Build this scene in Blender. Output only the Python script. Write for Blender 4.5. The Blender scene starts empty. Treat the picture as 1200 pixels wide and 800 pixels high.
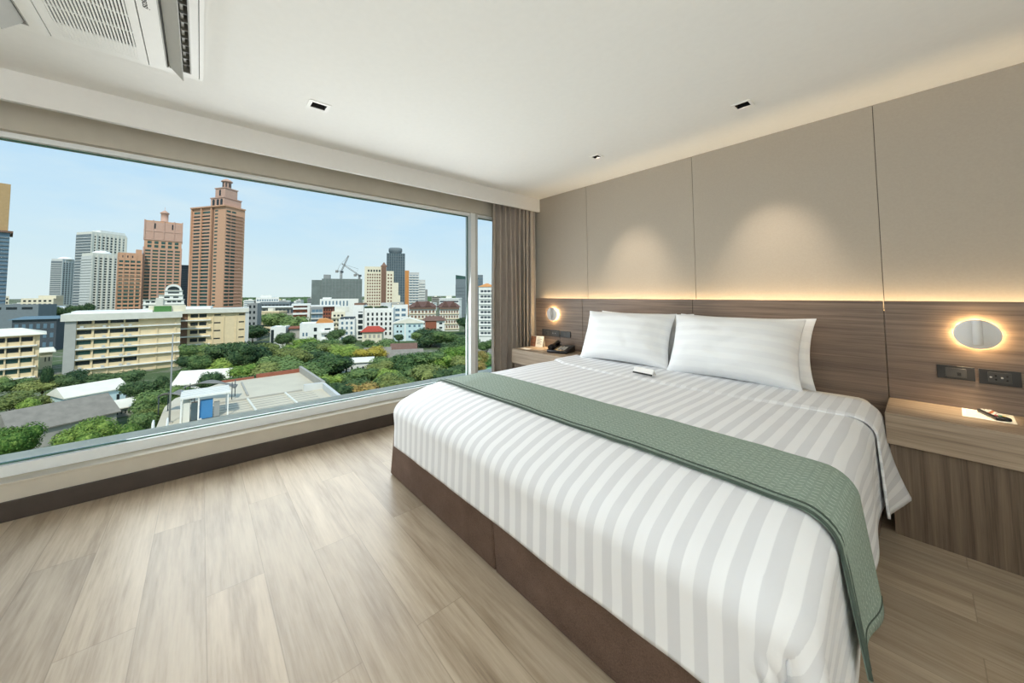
import bpy, bmesh, math, random
from mathutils import Vector, Matrix, noise
R = math.radians
rnd = random.Random(7)
scene = bpy.context.scene
col = scene.collection

# ------------------------------------------------------------------ helpers
class MB:
    """collects shapes in one bmesh; every shape may pick a material slot"""
    def __init__(s): s.bm = bmesh.new()
    def _m(s, faces, mi, smooth=False):
        for f in faces: f.material_index = mi; f.smooth = smooth
    def box(s, x0, x1, y0, y1, z0, z1, mi=0, bevel=0.0, seg=2, M=None):
        vs = [s.bm.verts.new(p) for p in ((x0,y0,z0),(x1,y0,z0),(x1,y1,z0),(x0,y1,z0),(x0,y0,z1),(x1,y0,z1),(x1,y1,z1),(x0,y1,z1))]
        fs = [s.bm.faces.new([vs[i] for i in q]) for q in ((3,2,1,0),(4,5,6,7),(0,1,5,4),(1,2,6,5),(2,3,7,6),(3,0,4,7))]
        s._m(fs, mi)
        if bevel > 0:
            r = bmesh.ops.bevel(s.bm, geom=list({e for f in fs for e in f.edges}), offset=bevel, segments=seg, profile=0.5, affect='EDGES')
            s._m(r['faces'], mi, True)
            vs = list({v for f in r['faces'] for v in f.verts} | {v for v in vs if v.is_valid})
        if M is not None: bmesh.ops.transform(s.bm, matrix=M, verts=[v for v in vs if v.is_valid])
        return vs
    def prism(s, pts, z0, z1, mi=0, M=None):
        lo = [s.bm.verts.new((p[0], p[1], z0)) for p in pts]; hi = [s.bm.verts.new((p[0], p[1], z1)) for p in pts]
        fs = [s.bm.faces.new(lo[::-1]), s.bm.faces.new(hi)]
        n = len(pts)
        for i in range(n): fs.append(s.bm.faces.new((lo[i], lo[(i+1)%n], hi[(i+1)%n], hi[i])))
        s._m(fs, mi)
        if M is not None: bmesh.ops.transform(s.bm, matrix=M, verts=lo+hi)
    def poly(s, pts, mi=0):
        f = s.bm.faces.new([s.bm.verts.new(p) for p in pts]); f.material_index = mi
        return f
    def lathe(s, prof, n=24, mi=0, M=None, smooth=True, cap=True):
        """prof = [(r, z)...] about the z axis"""
        rings = []
        for r, z in prof:
            rings.append([s.bm.verts.new((r*math.cos(2*math.pi*i/n), r*math.sin(2*math.pi*i/n), z)) for i in range(n)])
        fs = []
        for a, b in zip(rings, rings[1:]):
            for i in range(n): fs.append(s.bm.faces.new((a[i], a[(i+1)%n], b[(i+1)%n], b[i])))
        s._m(fs, mi, smooth)
        if cap:
            s._m([s.bm.faces.new(rings[0][::-1]), s.bm.faces.new(rings[-1])], mi)
        if M is not None: bmesh.ops.transform(s.bm, matrix=M, verts=[v for r in rings for v in r])
    def tube(s, pts, r, n=8, mi=0):
        pts = [Vector(p) for p in pts]; rings = []
        for i, p in enumerate(pts):
            t = (pts[min(i+1, len(pts)-1)] - pts[max(i-1, 0)]).normalized()
            u = t.cross(Vector((0,0,1)) if abs(t.z) < .95 else Vector((1,0,0))).normalized(); w = t.cross(u)
            rr = r[i] if isinstance(r, (list, tuple)) else r
            rings.append([s.bm.verts.new(p + u*rr*math.cos(2*math.pi*k/n) + w*rr*math.sin(2*math.pi*k/n)) for k in range(n)])
        fs = []
        for a, b in zip(rings, rings[1:]):
            for k in range(n): fs.append(s.bm.faces.new((a[k], a[(k+1)%n], b[(k+1)%n], b[k])))
        s._m(fs, mi, True)
        s._m([s.bm.faces.new(rings[0][::-1]), s.bm.faces.new(rings[-1])], mi)
    def grid(s, nu, nv, fn, mi=0, smooth=True, uv=None):
        vs = [[s.bm.verts.new(fn(i/nu, j/nv)) for j in range(nv+1)] for i in range(nu+1)]
        lay = s.bm.loops.layers.uv.verify() if uv else None
        for i in range(nu):
            for j in range(nv):
                f = s.bm.faces.new((vs[i][j], vs[i+1][j], vs[i+1][j+1], vs[i][j+1])); f.material_index = mi; f.smooth = smooth
                if uv:
                    for l, (a, b) in zip(f.loops, ((i,j),(i+1,j),(i+1,j+1),(i,j+1))): l[lay].uv = uv(a/nu, b/nv)
        return vs
    def build(s, name, mats, parent=None, fix=True):
        if fix: bmesh.ops.recalc_face_normals(s.bm, faces=s.bm.faces)
        me = bpy.data.meshes.new(name); s.bm.to_mesh(me); s.bm.free()
        for m in (mats if isinstance(mats, (list, tuple)) else [mats]): me.materials.append(m)
        o = bpy.data.objects.new(name, me); col.objects.link(o)
        if parent is not None: o.parent = parent
        return o

def tag(o, label=None, cat=None, group=None, kind=None):
    if label: o['label'] = label
    if cat: o['category'] = cat
    if group: o['group'] = group
    if kind: o['kind'] = kind
    return o
def thing(name, label, cat, loc=(0,0,0), rz=0.0, group=None):
    o = bpy.data.objects.new(name, None); o.empty_display_size = .1; col.objects.link(o)
    o.location = loc; o.rotation_euler = (0, 0, rz)
    return tag(o, label, cat, group)
def struct(name, mb, mats, label=None):
    o = mb.build(name, mats); o['kind'] = 'structure'
    o['category'] = name.split('_')[0]
    o['label'] = label
    return o
kids = {}
def copy_tree(o, parent=None):
    c = o.copy(); col.objects.link(c)
    if parent is not None: c.parent = parent
    for ch in [x for x in bpy.data.objects if x.parent is o]: copy_tree(ch, c)
    return c
def modify(o, kind, **kw):
    m = o.modifiers.new(kind.lower(), kind)
    for k, v in kw.items(): setattr(m, k, v)
    return o
def sm(o):
    for p in o.data.polygons: p.use_smooth = True
    return o

# ------------------------------------------------------------------ materials
def lin(c):
    return tuple((v/255/12.92 if v/255 <= .04045 else ((v/255+.055)/1.055)**2.4) for v in c)
class NT:
    def __init__(s, name):
        s.m = bpy.data.materials.new(name); s.m.use_nodes = True; s.t = s.m.node_tree
        s.t.nodes.clear(); s.out = s.n('ShaderNodeOutputMaterial'); s.b = s.n('ShaderNodeBsdfPrincipled')
        s.l(s.b.outputs[0], s.out.inputs[0])
    def n(s, k, **kw):
        x = s.t.nodes.new(k)
        for a, v in kw.items():
            if a in x.inputs.keys(): x.inputs[a].default_value = v
            else: setattr(x, a, v)
        return x
    def l(s, a, b): s.t.links.new(a, b)
    def coord(s, which='Object', scale=(1,1,1), loc=(0,0,0), rot=(0,0,0)):
        c = s.n('ShaderNodeTexCoord'); m = s.n('ShaderNodeMapping')
        m.inputs['Scale'].default_value = scale; m.inputs['Location'].default_value = loc; m.inputs['Rotation'].default_value = rot
        s.l(c.outputs[which], m.inputs[0]); return m.outputs[0]
    def ramp(s, fac, stops):
        r = s.n('ShaderNodeValToRGB'); e = r.color_ramp.elements
        while len(e) < len(stops): e.new(.5)
        for k, (p, c) in zip(e, stops): k.position = p; k.color = (*c, 1)
        s.l(fac, r.inputs[0]); return r.outputs[0]
    def noise(s, vec, scale=5, detail=4, rough=.5):
        x = s.n('ShaderNodeTexNoise'); x.inputs['Scale'].default_value = scale; x.inputs['Detail'].default_value = detail; x.inputs['Roughness'].default_value = rough
        s.l(vec, x.inputs['Vector']); return x.outputs['Fac']
    def math(s, op, a, b=None):
        x = s.n('ShaderNodeMath', operation=op)
        for i, v in enumerate((a, b)):
            if v is None: continue
            if isinstance(v, (int, float)): x.inputs[i].default_value = v
            else: s.l(v, x.inputs[i])
        return x.outputs[0]
    def mix(s, fac, a, b, blend='MIX'):
        x = s.n('ShaderNodeMixRGB', blend_type=blend)
        for i, v in enumerate((fac, a, b)):
            if isinstance(v, (int, float)): x.inputs[i].default_value = v
            elif isinstance(v, tuple): x.inputs[i].default_value = (*v, 1)
            else: s.l(v, x.inputs[i])
        return x.outputs[0]
    def bump(s, h, strength=.2, dist=.01):
        x = s.n('ShaderNodeBump'); x.inputs['Strength'].default_value = strength; x.inputs['Distance'].default_value = dist
        s.l(h, x.inputs['Height']); s.l(x.outputs[0], s.b.inputs['Normal'])
    def base(s, c):
        if isinstance(c, tuple): s.b.inputs['Base Color'].default_value = (*c, 1)
        else: s.l(c, s.b.inputs['Base Color'])
        return s
    def set(s, rough=.6, metal=0, spec=.5):
        s.b.inputs['Roughness'].default_value = rough; s.b.inputs['Metallic'].default_value = metal
        s.b.inputs['Specular IOR Level'].default_value = spec; return s
def plain(name, rgb, rough=.6, var=.06, scale=30, spec=.5, metal=0, bump=0):
    t = NT(name).set(rough, metal, spec); c = lin(rgb)
    v = t.coord(); f = t.noise(v, scale, 3)
    t.base(t.ramp(f, [(.3, tuple(x*(1-var) for x in c)), (.7, tuple(min(1, x*(1+var)) for x in c))]))
    if bump: t.bump(f, bump, .004)
    return t.m
def wood(name, dark, light, axis='x', scale=1.0, rough=.45, contrast=(.35, .68)):
    t = NT(name).set(rough)
    s = {'x': (.55, 26, 26), 'z': (26, 26, .55), 'y': (26, .55, 26)}[axis]
    v = t.coord(scale=tuple(k*scale for k in s))
    f = t.noise(v, 1.7, 7, .62)
    v2 = t.coord(scale=tuple(k*scale*3.3 for k in s)); g = t.noise(v2, 2.2, 4, .6)
    h = t.math('ADD', t.math('MULTIPLY', f, .62), t.math('MULTIPLY', g, .38))
    mid = tuple((a+b)/2 for a, b in zip(lin(dark), lin(light)))
    t.base(t.ramp(h, [(contrast[0], lin(dark)), (.5, mid), (contrast[1], lin(light))]))
    t.bump(h, .12, .002)
    return t.m
M = {}
M['ceiling'] = plain('ceiling_paint', (236,236,232), .9, .01)
M['wall_white'] = plain('white_wall_paint', (232,231,226), .9, .01)
M['soffit'] = plain('soffit_paint', (228,226,221), .85, .01)
M['taupe'] = plain('taupe_wall_panel', (170,161,148), .75, .025, 90, .3)
M['sill'] = plain('beige_sill_paint', (200,193,178), .8, .04, 8)
M['dark_base'] = plain('dark_brown_skirting', (66,57,51), .45, .12, 14)
M['alu'] = plain('white_window_aluminium', (236,240,240), .35, .01)
M['alu_grey'] = plain('grey_window_aluminium', (196,198,196), .4, .01)
M['ledge'] = plain('outside_ledge_concrete', (222,214,194), .85, .08, 6)
M['plastic'] = plain('white_plastic', (238,238,234), .45, .01)
M['plastic_grey'] = plain('grey_plastic', (170,170,164), .45, .02)
M['black'] = plain('black_plastic', (22,22,24), .3, .1)
M['charcoal'] = plain('charcoal_switch_plate', (44,43,43), .35, .05)
M['charcoal2'] = plain('charcoal_switch_insert', (64,63,62), .28, .05)
M['void'] = plain('dark_recess', (14,14,14), .8, .1)
M['metal'] = plain('brushed_steel', (190,190,190), .3, .03, 60, .5, 1)
M['lamp_white'] = plain('matt_white_lamp_metal', (226,226,224), .4, .01)
M['paper'] = plain('white_paper', (240,236,224), .8, .02)
M['ink'] = plain('dark_print', (60,58,56), .8, .02)
M['head_wood'] = wood('headboard_wood_laminate', (88,74,64), (146,126,110), 'x')
M['stand_wood'] = wood('nightstand_wood_laminate', (124,107,89), (184,164,141), 'x')
M['stand_wood_v'] = wood('vertical_grain_wood_laminate', (76,63,51), (130,111,92), 'z')
M['sheet'] = plain('white_cotton_sheet', (240,238,234), .85, .012, 6, .25)

def floor_mat():
    t = NT('oak_plank_floor').set(.36, 0, .5)
    c = t.n('ShaderNodeTexCoord'); sx = t.n('ShaderNodeSeparateXYZ'); t.l(c.outputs['Object'], sx.inputs[0])
    W, L = .2035, 1.335
    ry = t.math('DIVIDE', t.math('ADD', sx.outputs[1], 3.61+W*40), W); row = t.math('FLOOR', ry)
    odd = t.math('MODULO', row, 2.0)
    xx = t.math('DIVIDE', t.math('ADD', t.math('ADD', sx.outputs[0], -1.343+L*20), t.math('MULTIPLY', odd, -.668)), L)
    pl = t.math('FLOOR', xx)
    cb = t.n('ShaderNodeCombineXYZ'); t.l(row, cb.inputs[0]); t.l(pl, cb.inputs[1])
    wn = t.n('ShaderNodeTexWhiteNoise', noise_dimensions='3D'); t.l(cb.outputs[0], wn.inputs['Vector'])
    sep = t.n('ShaderNodeSeparateColor'); t.l(wn.outputs['Color'], sep.inputs[0])
    # grain, shifted from plank to plank
    off = t.n('ShaderNodeVectorMath', operation='SCALE'); t.l(wn.outputs['Color'], off.inputs[0]); off.inputs['Scale'].default_value = 37.0
    def grain(scale, ns, det, rg):
        mp = t.n('ShaderNodeMapping'); mp.inputs['Scale'].default_value = scale; t.l(c.outputs['Object'], mp.inputs[0])
        ad = t.n('ShaderNodeVectorMath', operation='ADD'); t.l(mp.outputs[0], ad.inputs[0]); t.l(off.outputs[0], ad.inputs[1])
        return t.noise(ad.outputs[0], ns, det, rg)
    g1 = grain((.9, 7.5, 1), 1.5, 6, .62); g2 = grain((3.0, 55, 1), 1.6, 4, .6)
    h = t.math('ADD', t.math('MULTIPLY', g1, .68), t.math('MULTIPLY', g2, .32))
    cc = t.ramp(h, [(.26, lin((110,92,72))), (.40, lin((152,134,111))), (.54, lin((176,159,136))), (.74, lin((196,181,159)))])
    tint = t.math('ADD', t.math('MULTIPLY', sep.outputs[0], .16), .90)
    cm = t.n('ShaderNodeCombineColor'); [t.l(tint, cm.inputs[i]) for i in range(3)]
    cc = t.mix(1.0, cc, cm.outputs[0], 'MULTIPLY')
    fy = t.math('FRACT', ry); fx = t.math('FRACT', xx)
    gy = t.math('LESS_THAN', t.math('MINIMUM', fy, t.math('SUBTRACT', 1.0, fy)), .008)
    gx = t.math('LESS_THAN', t.math('MINIMUM', fx, t.math('SUBTRACT', 1.0, fx)), .0012)
    g = t.math('MAXIMUM', gy, gx)
    t.base(t.mix(t.math('MULTIPLY', g, .35), cc, lin((90,76,60))))
    t.bump(t.math('SUBTRACT', t.math('MULTIPLY', h, .25), g), .25, .0015)
    rr = t.math('ADD', t.math('MULTIPLY', h, .22), .27); t.l(rr, t.b.inputs['Roughness'])
    return t.m
M['floor'] = floor_mat()

def satin():
    t = NT('satin_stripe_cotton').set(.7, 0, .3)
    c = t.n('ShaderNodeTexCoord'); s = t.n('ShaderNodeSeparateXYZ'); t.l(c.outputs['UV'], s.inputs[0])
    f = t.math('FRACT', t.math('DIVIDE', s.outputs[0], .0635))
    tri = t.math('ABSOLUTE', t.math('SUBTRACT', f, .5))
    m = t.n('ShaderNodeMapRange'); t.l(tri, m.inputs[0]); m.inputs[1].default_value = .235; m.inputs[2].default_value = .265
    k = m.outputs[0]
    t.base(t.mix(k, lin((220,221,223)), lin((240,241,242))))
    r = t.math('ADD', t.math('MULTIPLY', k, -.25), .75); t.l(r, t.b.inputs['Roughness'])
    v = t.coord('UV', (900, 900, 1)); t.bump(t.noise(v, 1, 2), .05, .001)
    return t.m
M['satin'] = satin()
def pillow_mat():
    t = NT('pillow_cotton').set(.75, 0, .25)
    c = t.n('ShaderNodeTexCoord'); s = t.n('ShaderNodeSeparateXYZ'); t.l(c.outputs['UV'], s.inputs[0])
    k = t.math('GREATER_THAN', t.math('FRACT', t.math('DIVIDE', s.outputs[1], .075)), .5)
    t.base(t.mix(k, lin((236,237,238)), lin((241,242,242))))
    v = t.coord('UV', (700, 700, 1)); t.bump(t.noise(v, 1, 2), .04, .001); return t.m
M['pillow'] = pillow_mat()

def runner_mat():
    t = NT('sage_quilted_fabric').set(.8, 0, .25)
    c = t.n('ShaderNodeTexCoord'); s = t.n('ShaderNodeSeparateXYZ'); t.l(c.outputs['UV'], s.inputs[0])
    u, v = s.outputs[0], s.outputs[1]
    # rows of small overlapping zig-zag stitches
    tri = t.math('ABSOLUTE', t.math('SUBTRACT', t.math('FRACT', t.math('DIVIDE', u, .036)), .5))
    w = t.math('FRACT', t.math('ADD', t.math('DIVIDE', v, .024), t.math('MULTIPLY', tri, 1.1)))
    line = t.math('LESS_THAN', w, .13)
    gap = t.math('GREATER_THAN', t.math('FRACT', t.math('DIVIDE', u, .018)), .3)
    line = t.math('MULTIPLY', line, gap)
    inside = t.math('GREATER_THAN', t.math('ABSOLUTE', t.math('SUBTRACT', v, .2)), .178)  # plain bands at both long hems
    edge = t.math('SUBTRACT', 1.0, inside)
    line = t.math('MULTIPLY', line, edge)
    nz = t.noise(t.coord('UV', (60, 60, 1)), 1.0, 3)
    cc = t.ramp(nz, [(.3, lin((128,144,131))), (.7, lin((145,160,147)))])
    t.base(t.mix(t.math('MULTIPLY', line, .75), cc, lin((192,202,190))))
    t.bump(t.math('SUBTRACT', w, t.math('MULTIPLY', line, 1.2)), .25, .003)
    return t.m
M['runner'] = runner_mat()
M['runner_hem'] = plain('dark_sage_piping', (66,80,70), .8, .05)
def fabric(name, a, b, scale=260, rough=.95):
    t = NT(name).set(rough, 0, .2)
    v = t.coord(scale=(scale,)*3); f = t.noise(v, 1, 3, .7)
    g = t.noise(t.coord(), 9, 4)
    h = t.math('ADD', t.math('MULTIPLY', f, .6), t.math('MULTIPLY', g, .4))
    t.base(t.ramp(h, [(.32, lin(a)), (.68, lin(b))])); t.bump(f, .35, .002)
    return t.m
M['base_fabric'] = fabric('brown_bed_base_fabric', (82,65,55), (124,102,89))
M['curtain'] = fabric('taupe_curtain_fabric', (172,162,151), (188,178,167), 150, .7)

def glass(name, tint, gloss=.05):
    t = NT(name); t.t.nodes.remove(t.b)
    tr = t.n('ShaderNodeBsdfTransparent'); tr.inputs[0].default_value = (*tint, 1)
    gl = t.n('ShaderNodeBsdfGlossy'); gl.inputs['Roughness'].default_value = .02
    fr = t.n('ShaderNodeFresnel'); fr.inputs[0].default_value = 1.09
    mx = t.n('ShaderNodeMixShader'); t.l(fr.outputs[0], mx.inputs[0]); t.l(tr.outputs[0], mx.inputs[1]); t.l(gl.outputs[0], mx.inputs[2])
    t.l(mx.outputs[0], t.out.inputs[0]); return t.m
M['glass'] = glass('clear_window_glass', (.97, .985, .975))
M['glass_edge'] = plain('green_glass_edge', (70,110,95), .2, .05)
def emit(name, rgb, k):
    t = NT(name); t.b.inputs['Emission Color'].default_value = (*lin(rgb), 1); t.b.inputs['Emission Strength'].default_value = k
    t.base(lin(rgb)); return t.m
M['bulb'] = emit('lit_bulb', (255,226,180), 6)

# ------------------------------------------------------------------ room shell
X1, Y0, H = 5.4, -8.0, 2.438     # right wall, wall behind the camera, ceiling height
XS = .25                          # room-side face of the curtain pelmet
m = MB(); m.box(-.06, X1+.05, Y0-.05, .06, -.12, 0)
struct('floor', m, M['floor'], 'brown oak plank floor running towards the window')

holes = [(.795, 1.815, -4.045, -3.295), (.852, .926, -2.757, -2.668), (2.556, 2.632, -.660, -.584), (1.482, 1.548, -.650, -.588)]
def holed(m, x0, x1, y0, y1, z0, z1, holes):
    xs = sorted({x0, x1, *[h[0] for h in holes], *[h[1] for h in holes]}); ys = sorted({y0, y1, *[h[2] for h in holes], *[h[3] for h in holes]})
    for a, b in zip(xs, xs[1:]):
        run = None
        for c, d in zip(ys, ys[1:]):
            cx, cy = (a+b)/2, (c+d)/2
            if any(h[0] < cx < h[1] and h[2] < cy < h[3] for h in holes):
                if run: m.box(a, b, run[0], run[1], z0, z1); run = None
            else: run = (run[0] if run else c, d)
        if run: m.box(a, b, run[0], run[1], z0, z1)
m = MB(); holed(m, XS-.03, X1+.05, Y0-.05, .06, H, H+.02, holes)
m.box(-.25, XS-.03, Y0-.05, .06, H+.16, H+.2)
m.box(-.25, X1+.05, Y0-.05, .06, H+.2, H+.24)
struct('ceiling', m, M['ceiling'], 'plain white painted ceiling')
m = MB()
m.box(XS-.03, XS, Y0, .03, 2.275, H+.16, bevel=.002)
struct('trim_1', m, M['soffit'], 'white pelmet dropping from the ceiling in front of the window head')

# back wall behind the bed: a core wall and four upholstered-flat panels with open joints
wb = tag(thing('wall_back', 'taupe panelled wall above the wooden headboard', 'wall'), kind='structure')
m = MB(); m.box(-.2, X1+.05, .042, .1, 0, H+.1); m.build('wall_core', M['dark_base'], wb)
seams = [-.10, .946, 2.040, 3.117, 5.4]
for a, b in zip(seams, seams[1:]):
    m = MB(); m.box(a+.0014, b-.0014, .03, .042, 0, H, bevel=.0015); m.build('wall_panel', M['taupe'], wb)

# window wall
XW = -.1
m = MB()
m.box(-.16, 0, Y0, 0, 0, .195)
m.box(-.16, .004, Y0, 0, .195, .208, bevel=.003)
m.box(-.2, -.05, Y0, 0, 2.205, H+.16)                 # wall over the window
m.box(-.2, -.0, Y0-.1, -4.75, .208, 2.205)            # pier far behind the camera
struct('wall_window', m, M['sill'], 'low beige wall under the long window')
m = MB(); m.box(0, .016, Y0, 0, 0, .108, bevel=.003)
struct('baseboard_window', m, M['dark_base'], 'dark brown skirting board under the long window')
m = MB(); m.box(-.62, -.19, -9, 2.5, .02, .205, bevel=.02)
struct('trim_2', m, M['ledge'], 'beige concrete ledge outside the window')
win = tag(thing('window_1', 'long white-framed window overlooking the city', 'window'), kind='structure')
m = MB()
m.box(-.19, XW, -4.75, 0, .208, .274, bevel=.004); m.box(-.19, XW, -4.75, 0, 2.172, 2.208, bevel=.004)
m.box(-.19, XW, -4.75, -4.70, .274, 2.172, bevel=.004)
m.build('window_frame', M['alu'], win)
m = MB(); m.box(-.185, -.075, -.814, -.748, .208, 2.208, 0, bevel=.004); m.box(-.185, -.085, -.748, -.703, .208, 2.208, 1, bevel=.004)
m.build('mullion', [M['alu'], M['alu_grey']], win)
m = MB(); m.box(-.19, XW, -.07, 0, .274, 2.172, bevel=.004); m.build('window_jamb', M['alu'], win)
for a, b in ((-4.70, -.814), (-.703, -.07)):
    m = MB(); m.box(-.146, -.138, a, b, .274, 2.172); m.build('window_pane', M['glass'], win)
    m = MB()
    m.box(-.150, -.134, a, b, .274, .283); m.box(-.150, -.134, a, b, 2.164, 2.172); m.box(-.150, -.134, b-.006, b, .283, 2.164)
    m.build('window_gasket', M['glass_edge'], win)

# the rest of the room, behind and beside the camera
m = MB(); m.box(X1, X1+.05, Y0, 0, 0, H); struct('wall_right', m, M['wall_white'], 'white wall on the side opposite the window')
m = MB(); m.box(-.2, X1, Y0-.05, Y0, 0, H); struct('wall_front', m, M['wall_white'], 'white wall facing the bed')
m = MB(); m.box(-.22, -.2, Y0, .1, H+.0, H+.2); m.box(-.2, XS, .03, .06, H, H+.2); m.box(-.2, XS, Y0-.05, Y0, H, H+.2)
struct('trim_3', m, M['soffit'], 'white boxing over the curtain track')

# ------------------------------------------------------------------ curtain
cu = thing('curtain', 'taupe pleated curtain gathered at the right end of the window', 'curtain')
def curtain_mesh(path, z0, z1, folds, amp, seed, mat, name):
    m = MB(); n = folds*14; L = len(path)-1
    r = random.Random(seed); ph = [r.uniform(-.5, .5) for _ in range(folds+2)]; am = [r.uniform(.65, 1.25) for _ in range(folds+2)]
    def fn(u, v):
        t = u*L; i = min(int(t), L-1); f = t-i
        p = Vector(path[i]).lerp(Vector(path[i+1]), f); d = (Vector(path[i+1])-Vector(path[i])).normalized(); nr = Vector((d.y, -d.x))
        k = u*folds; ki = int(k)
        a = amp*(am[ki]*(1-(k-ki))+am[ki+1]*(k-ki))
        z = z0+(z1-z0)*v
        pinch = .72+.28*(1-v)**.6
        w = math.sin(2*math.pi*k + ph[ki]*(1-v)*1.2) + .28*math.sin(4*math.pi*k+1.3+3*v+seed)
        sway = .012*math.sin(5*v+u*9+seed)
        a *= 1-.5*max(0, u-.75)/.25
        q = p + nr*(a*w*pinch+sway) + d*(.35*amp*math.sin(4*math.pi*k+.8)*(1-.3*v))
        return (q.x, q.y, z)
    m.grid(n, 30, fn)
    o = m.build(name, mat, cu, fix=False); modify(o, 'SOLIDIFY', thickness=.0025); return o
curtain_mesh([(.0,-.565), (.05,-.39), (.09,-.24), (.14,-.13), (.222,-.05)], .012, H+.12, 9, .050, 3, M['curtain'], 'curtain_fabric')
m = MB(); m.box(.07, .10, Y0+.1, -.02, H+.125, H+.158); m.build('curtain_track', M['alu'], cu)

# ------------------------------------------------------------------ headboard
hb = thing('headboard', 'long wooden headboard panelling along the wall behind the bed', 'headboard')
hs = [.235, .925, 2.040, 3.117, 5.38]
for a, b in zip(hs, hs[1:]):
    m = MB(); m.box(a+.0015, b-.0015, -.05, -.026, .02, 1.19, bevel=.002); m.build('panel', M['head_wood'], hb)
m = MB(); m.box(.24, 5.375, -.026, .0295, .02, 1.130); m.build('backing', M['stand_wood'], hb)
m = MB(); m.box(.30, 5.3, -.020, -.006, 1.130, 1.136); m.build('light_strip', emit('cove_strip', (255,214,150), 3), hb)

# ------------------------------------------------------------------ bedside units
def nightstand(label, x0, x1, flip):
    t = thing('nightstand', label, 'nightstand', (x0, -.051, 0))
    w = x1-x0
    m = MB(); m.box(0, w, -.420, 0, .458, .616, bevel=.002); m.build('top_box', M['stand_wood'], t)
    m = MB(); m.box(.002, w-.002, -.4215, -.420, .462, .5955); m.build('drawer_front', M['stand_wood'], t)
    m = MB(); m.box(.012, w-.012, -.395, -.373, .0, .458); m.build('front_panel', M['stand_wood_v'], t)
    for a in (.012, w-.034):
        m = MB(); m.box(a, a+.022, -.373, -.002, 0, .458); m.build('side_panel', M['stand_wood_v'], t)
    return t
nightstand('wooden wall-hung bedside unit with the remote control, right of the bed', 3.117, 5.36, False)
nightstand('wooden wall-hung bedside unit with the telephone, beside the curtain', .253, .985, True)

def wall_lamp(label, x, z):
    t = thing('wall_lamp', label, 'lamp', (x, -.051, z), 0, None)
    RX = Matrix.Rotation(R(90), 4, 'X')      # lathe axis -> -y
    m = MB(); m.lathe([(.0, .026), (.073, .026), (.0765, .029), (.0765, .033), (.073, .036), (.0, .036)], 48, M=RX, cap=False); m.build('disc', M['lamp_white'], t)
    m = MB(); m.lathe([(.0, 0), (.045, 0), (.045, .026), (.0, .026)], 32, M=RX, cap=False); m.build('mount', M['lamp_white'], t)
    m = MB(); m.lathe([(.0, -.058), (.013, -.058), (.0165, -.054), (.0165, .066), (.015, .070), (.0, .070)], 24, M=Matrix.Translation((0, -.058, .004)), cap=False); m.build('spot_tube', M['lamp_white'], t)
    m = MB(); m.box(-.008, .008, -.046, -.036, -.02, .02, bevel=.002); m.build('bracket', M['lamp_white'], t)
    # ring of light thrown on the panel from behind the disc
    for k in range(8):
        a = k*math.pi/4
        l = bpy.data.lights.new('halo_light', 'POINT'); l.energy = HALO; l.color = (1, .70, .34); l.shadow_soft_size = .008
        o = bpy.data.objects.new('halo_light', l); o.parent = t; o.location = (.060*math.cos(a), -.014, .060*math.sin(a)); col.objects.link(o)
    l = bpy.data.lights.new('reading_light', 'SPOT'); l.energy = READ; l.color = (1, .78, .50); l.spot_size = R(70); l.spot_blend = .8; l.shadow_soft_size = .01
    o = bpy.data.objects.new('reading_light', l); o.parent = t; o.location = (0, -.060, -.060); o.rotation_euler = (R(-10), R(15), 0); col.objects.link(o)
    return t
HALO, READ = .50, 9
wall_lamp('round white reading lamp glowing over the bedside unit with the remote control', 3.443, 1.018)
wall_lamp('round white reading lamp glowing over the bedside unit with the telephone', .522, 1.006)

def plate(name, label, cat, x0, x1, z0, z1, kind, group=None):
    t = thing(name, label, cat, ((x0+x1)/2, -.051, (z0+z1)/2), 0, group)
    w, h = (x1-x0)/2, (z1-z0)/2
    m = MB(); m.box(-w, w, -.009, 0, -h, h, bevel=.002); m.build('plate', M['charcoal'], t)
    iw = w*.56
    if kind == 'switch':
        m = MB(); m.box(-iw, iw, -.013, -.009, -h*.68, h*.68, bevel=.0015); m.build('rocker', M['charcoal2'], t)
        m = MB(); m.box(iw*.12, iw*.5, -.0136, -.013, -h*.4, h*.1); m.build('marking', M['black'], t)
    elif kind == 'socket':
        m = MB(); m.box(-iw, iw, -.012, -.009, -h*.68, h*.68, bevel=.0015); m.build('insert', M['charcoal2'], t)
        RX = Matrix.Rotation(R(90), 4, 'X')
        for s in (-.5, .5):
            for dx, dz in ((-.010, 0), (.005, .010), (.005, -.010)):
                m = MB(); m.lathe([(.0, 0), (.0042, 0), (.0042, .0012), (.0, .0012)], 12, M=Matrix.Translation((s*iw*.95+dx, -.012, dz)) @ RX, cap=False)
                m.build('socket_hole', M['metal'] if dx < 0 else M['void'], t)
    else:
        m = MB(); m.box(-iw*.35, iw*.35, -.011, -.009, -h*.3, h*.3, bevel=.001); m.build('insert', M['charcoal2'], t)
        m = MB(); m.box(-.005, .005, -.0118, -.011, -.005, .005); m.build('jack', M['void'], t)
    return t
plate('light_switch', 'charcoal switch plate under the right-hand reading lamp', 'switch', 3.303, 3.429, .766, .838, 'switch')
plate('power_socket', 'charcoal double power socket beside the switch plate, over the remote control', 'socket', 3.440, 3.567, .760, .837, 'socket')
plate('light_switch', 'charcoal switch plate over the standing card, nearest the curtain', 'switch', .345, .474, .745, .824, 'switch')
plate('power_socket', 'charcoal socket plate, middle of the three over the telephone', 'socket', .480, .612, .748, .822, 'socket')
plate('phone_socket', 'charcoal outlet plate nearest the bed, over the telephone', 'socket', .618, .766, .751, .820, 'jack')

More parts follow.
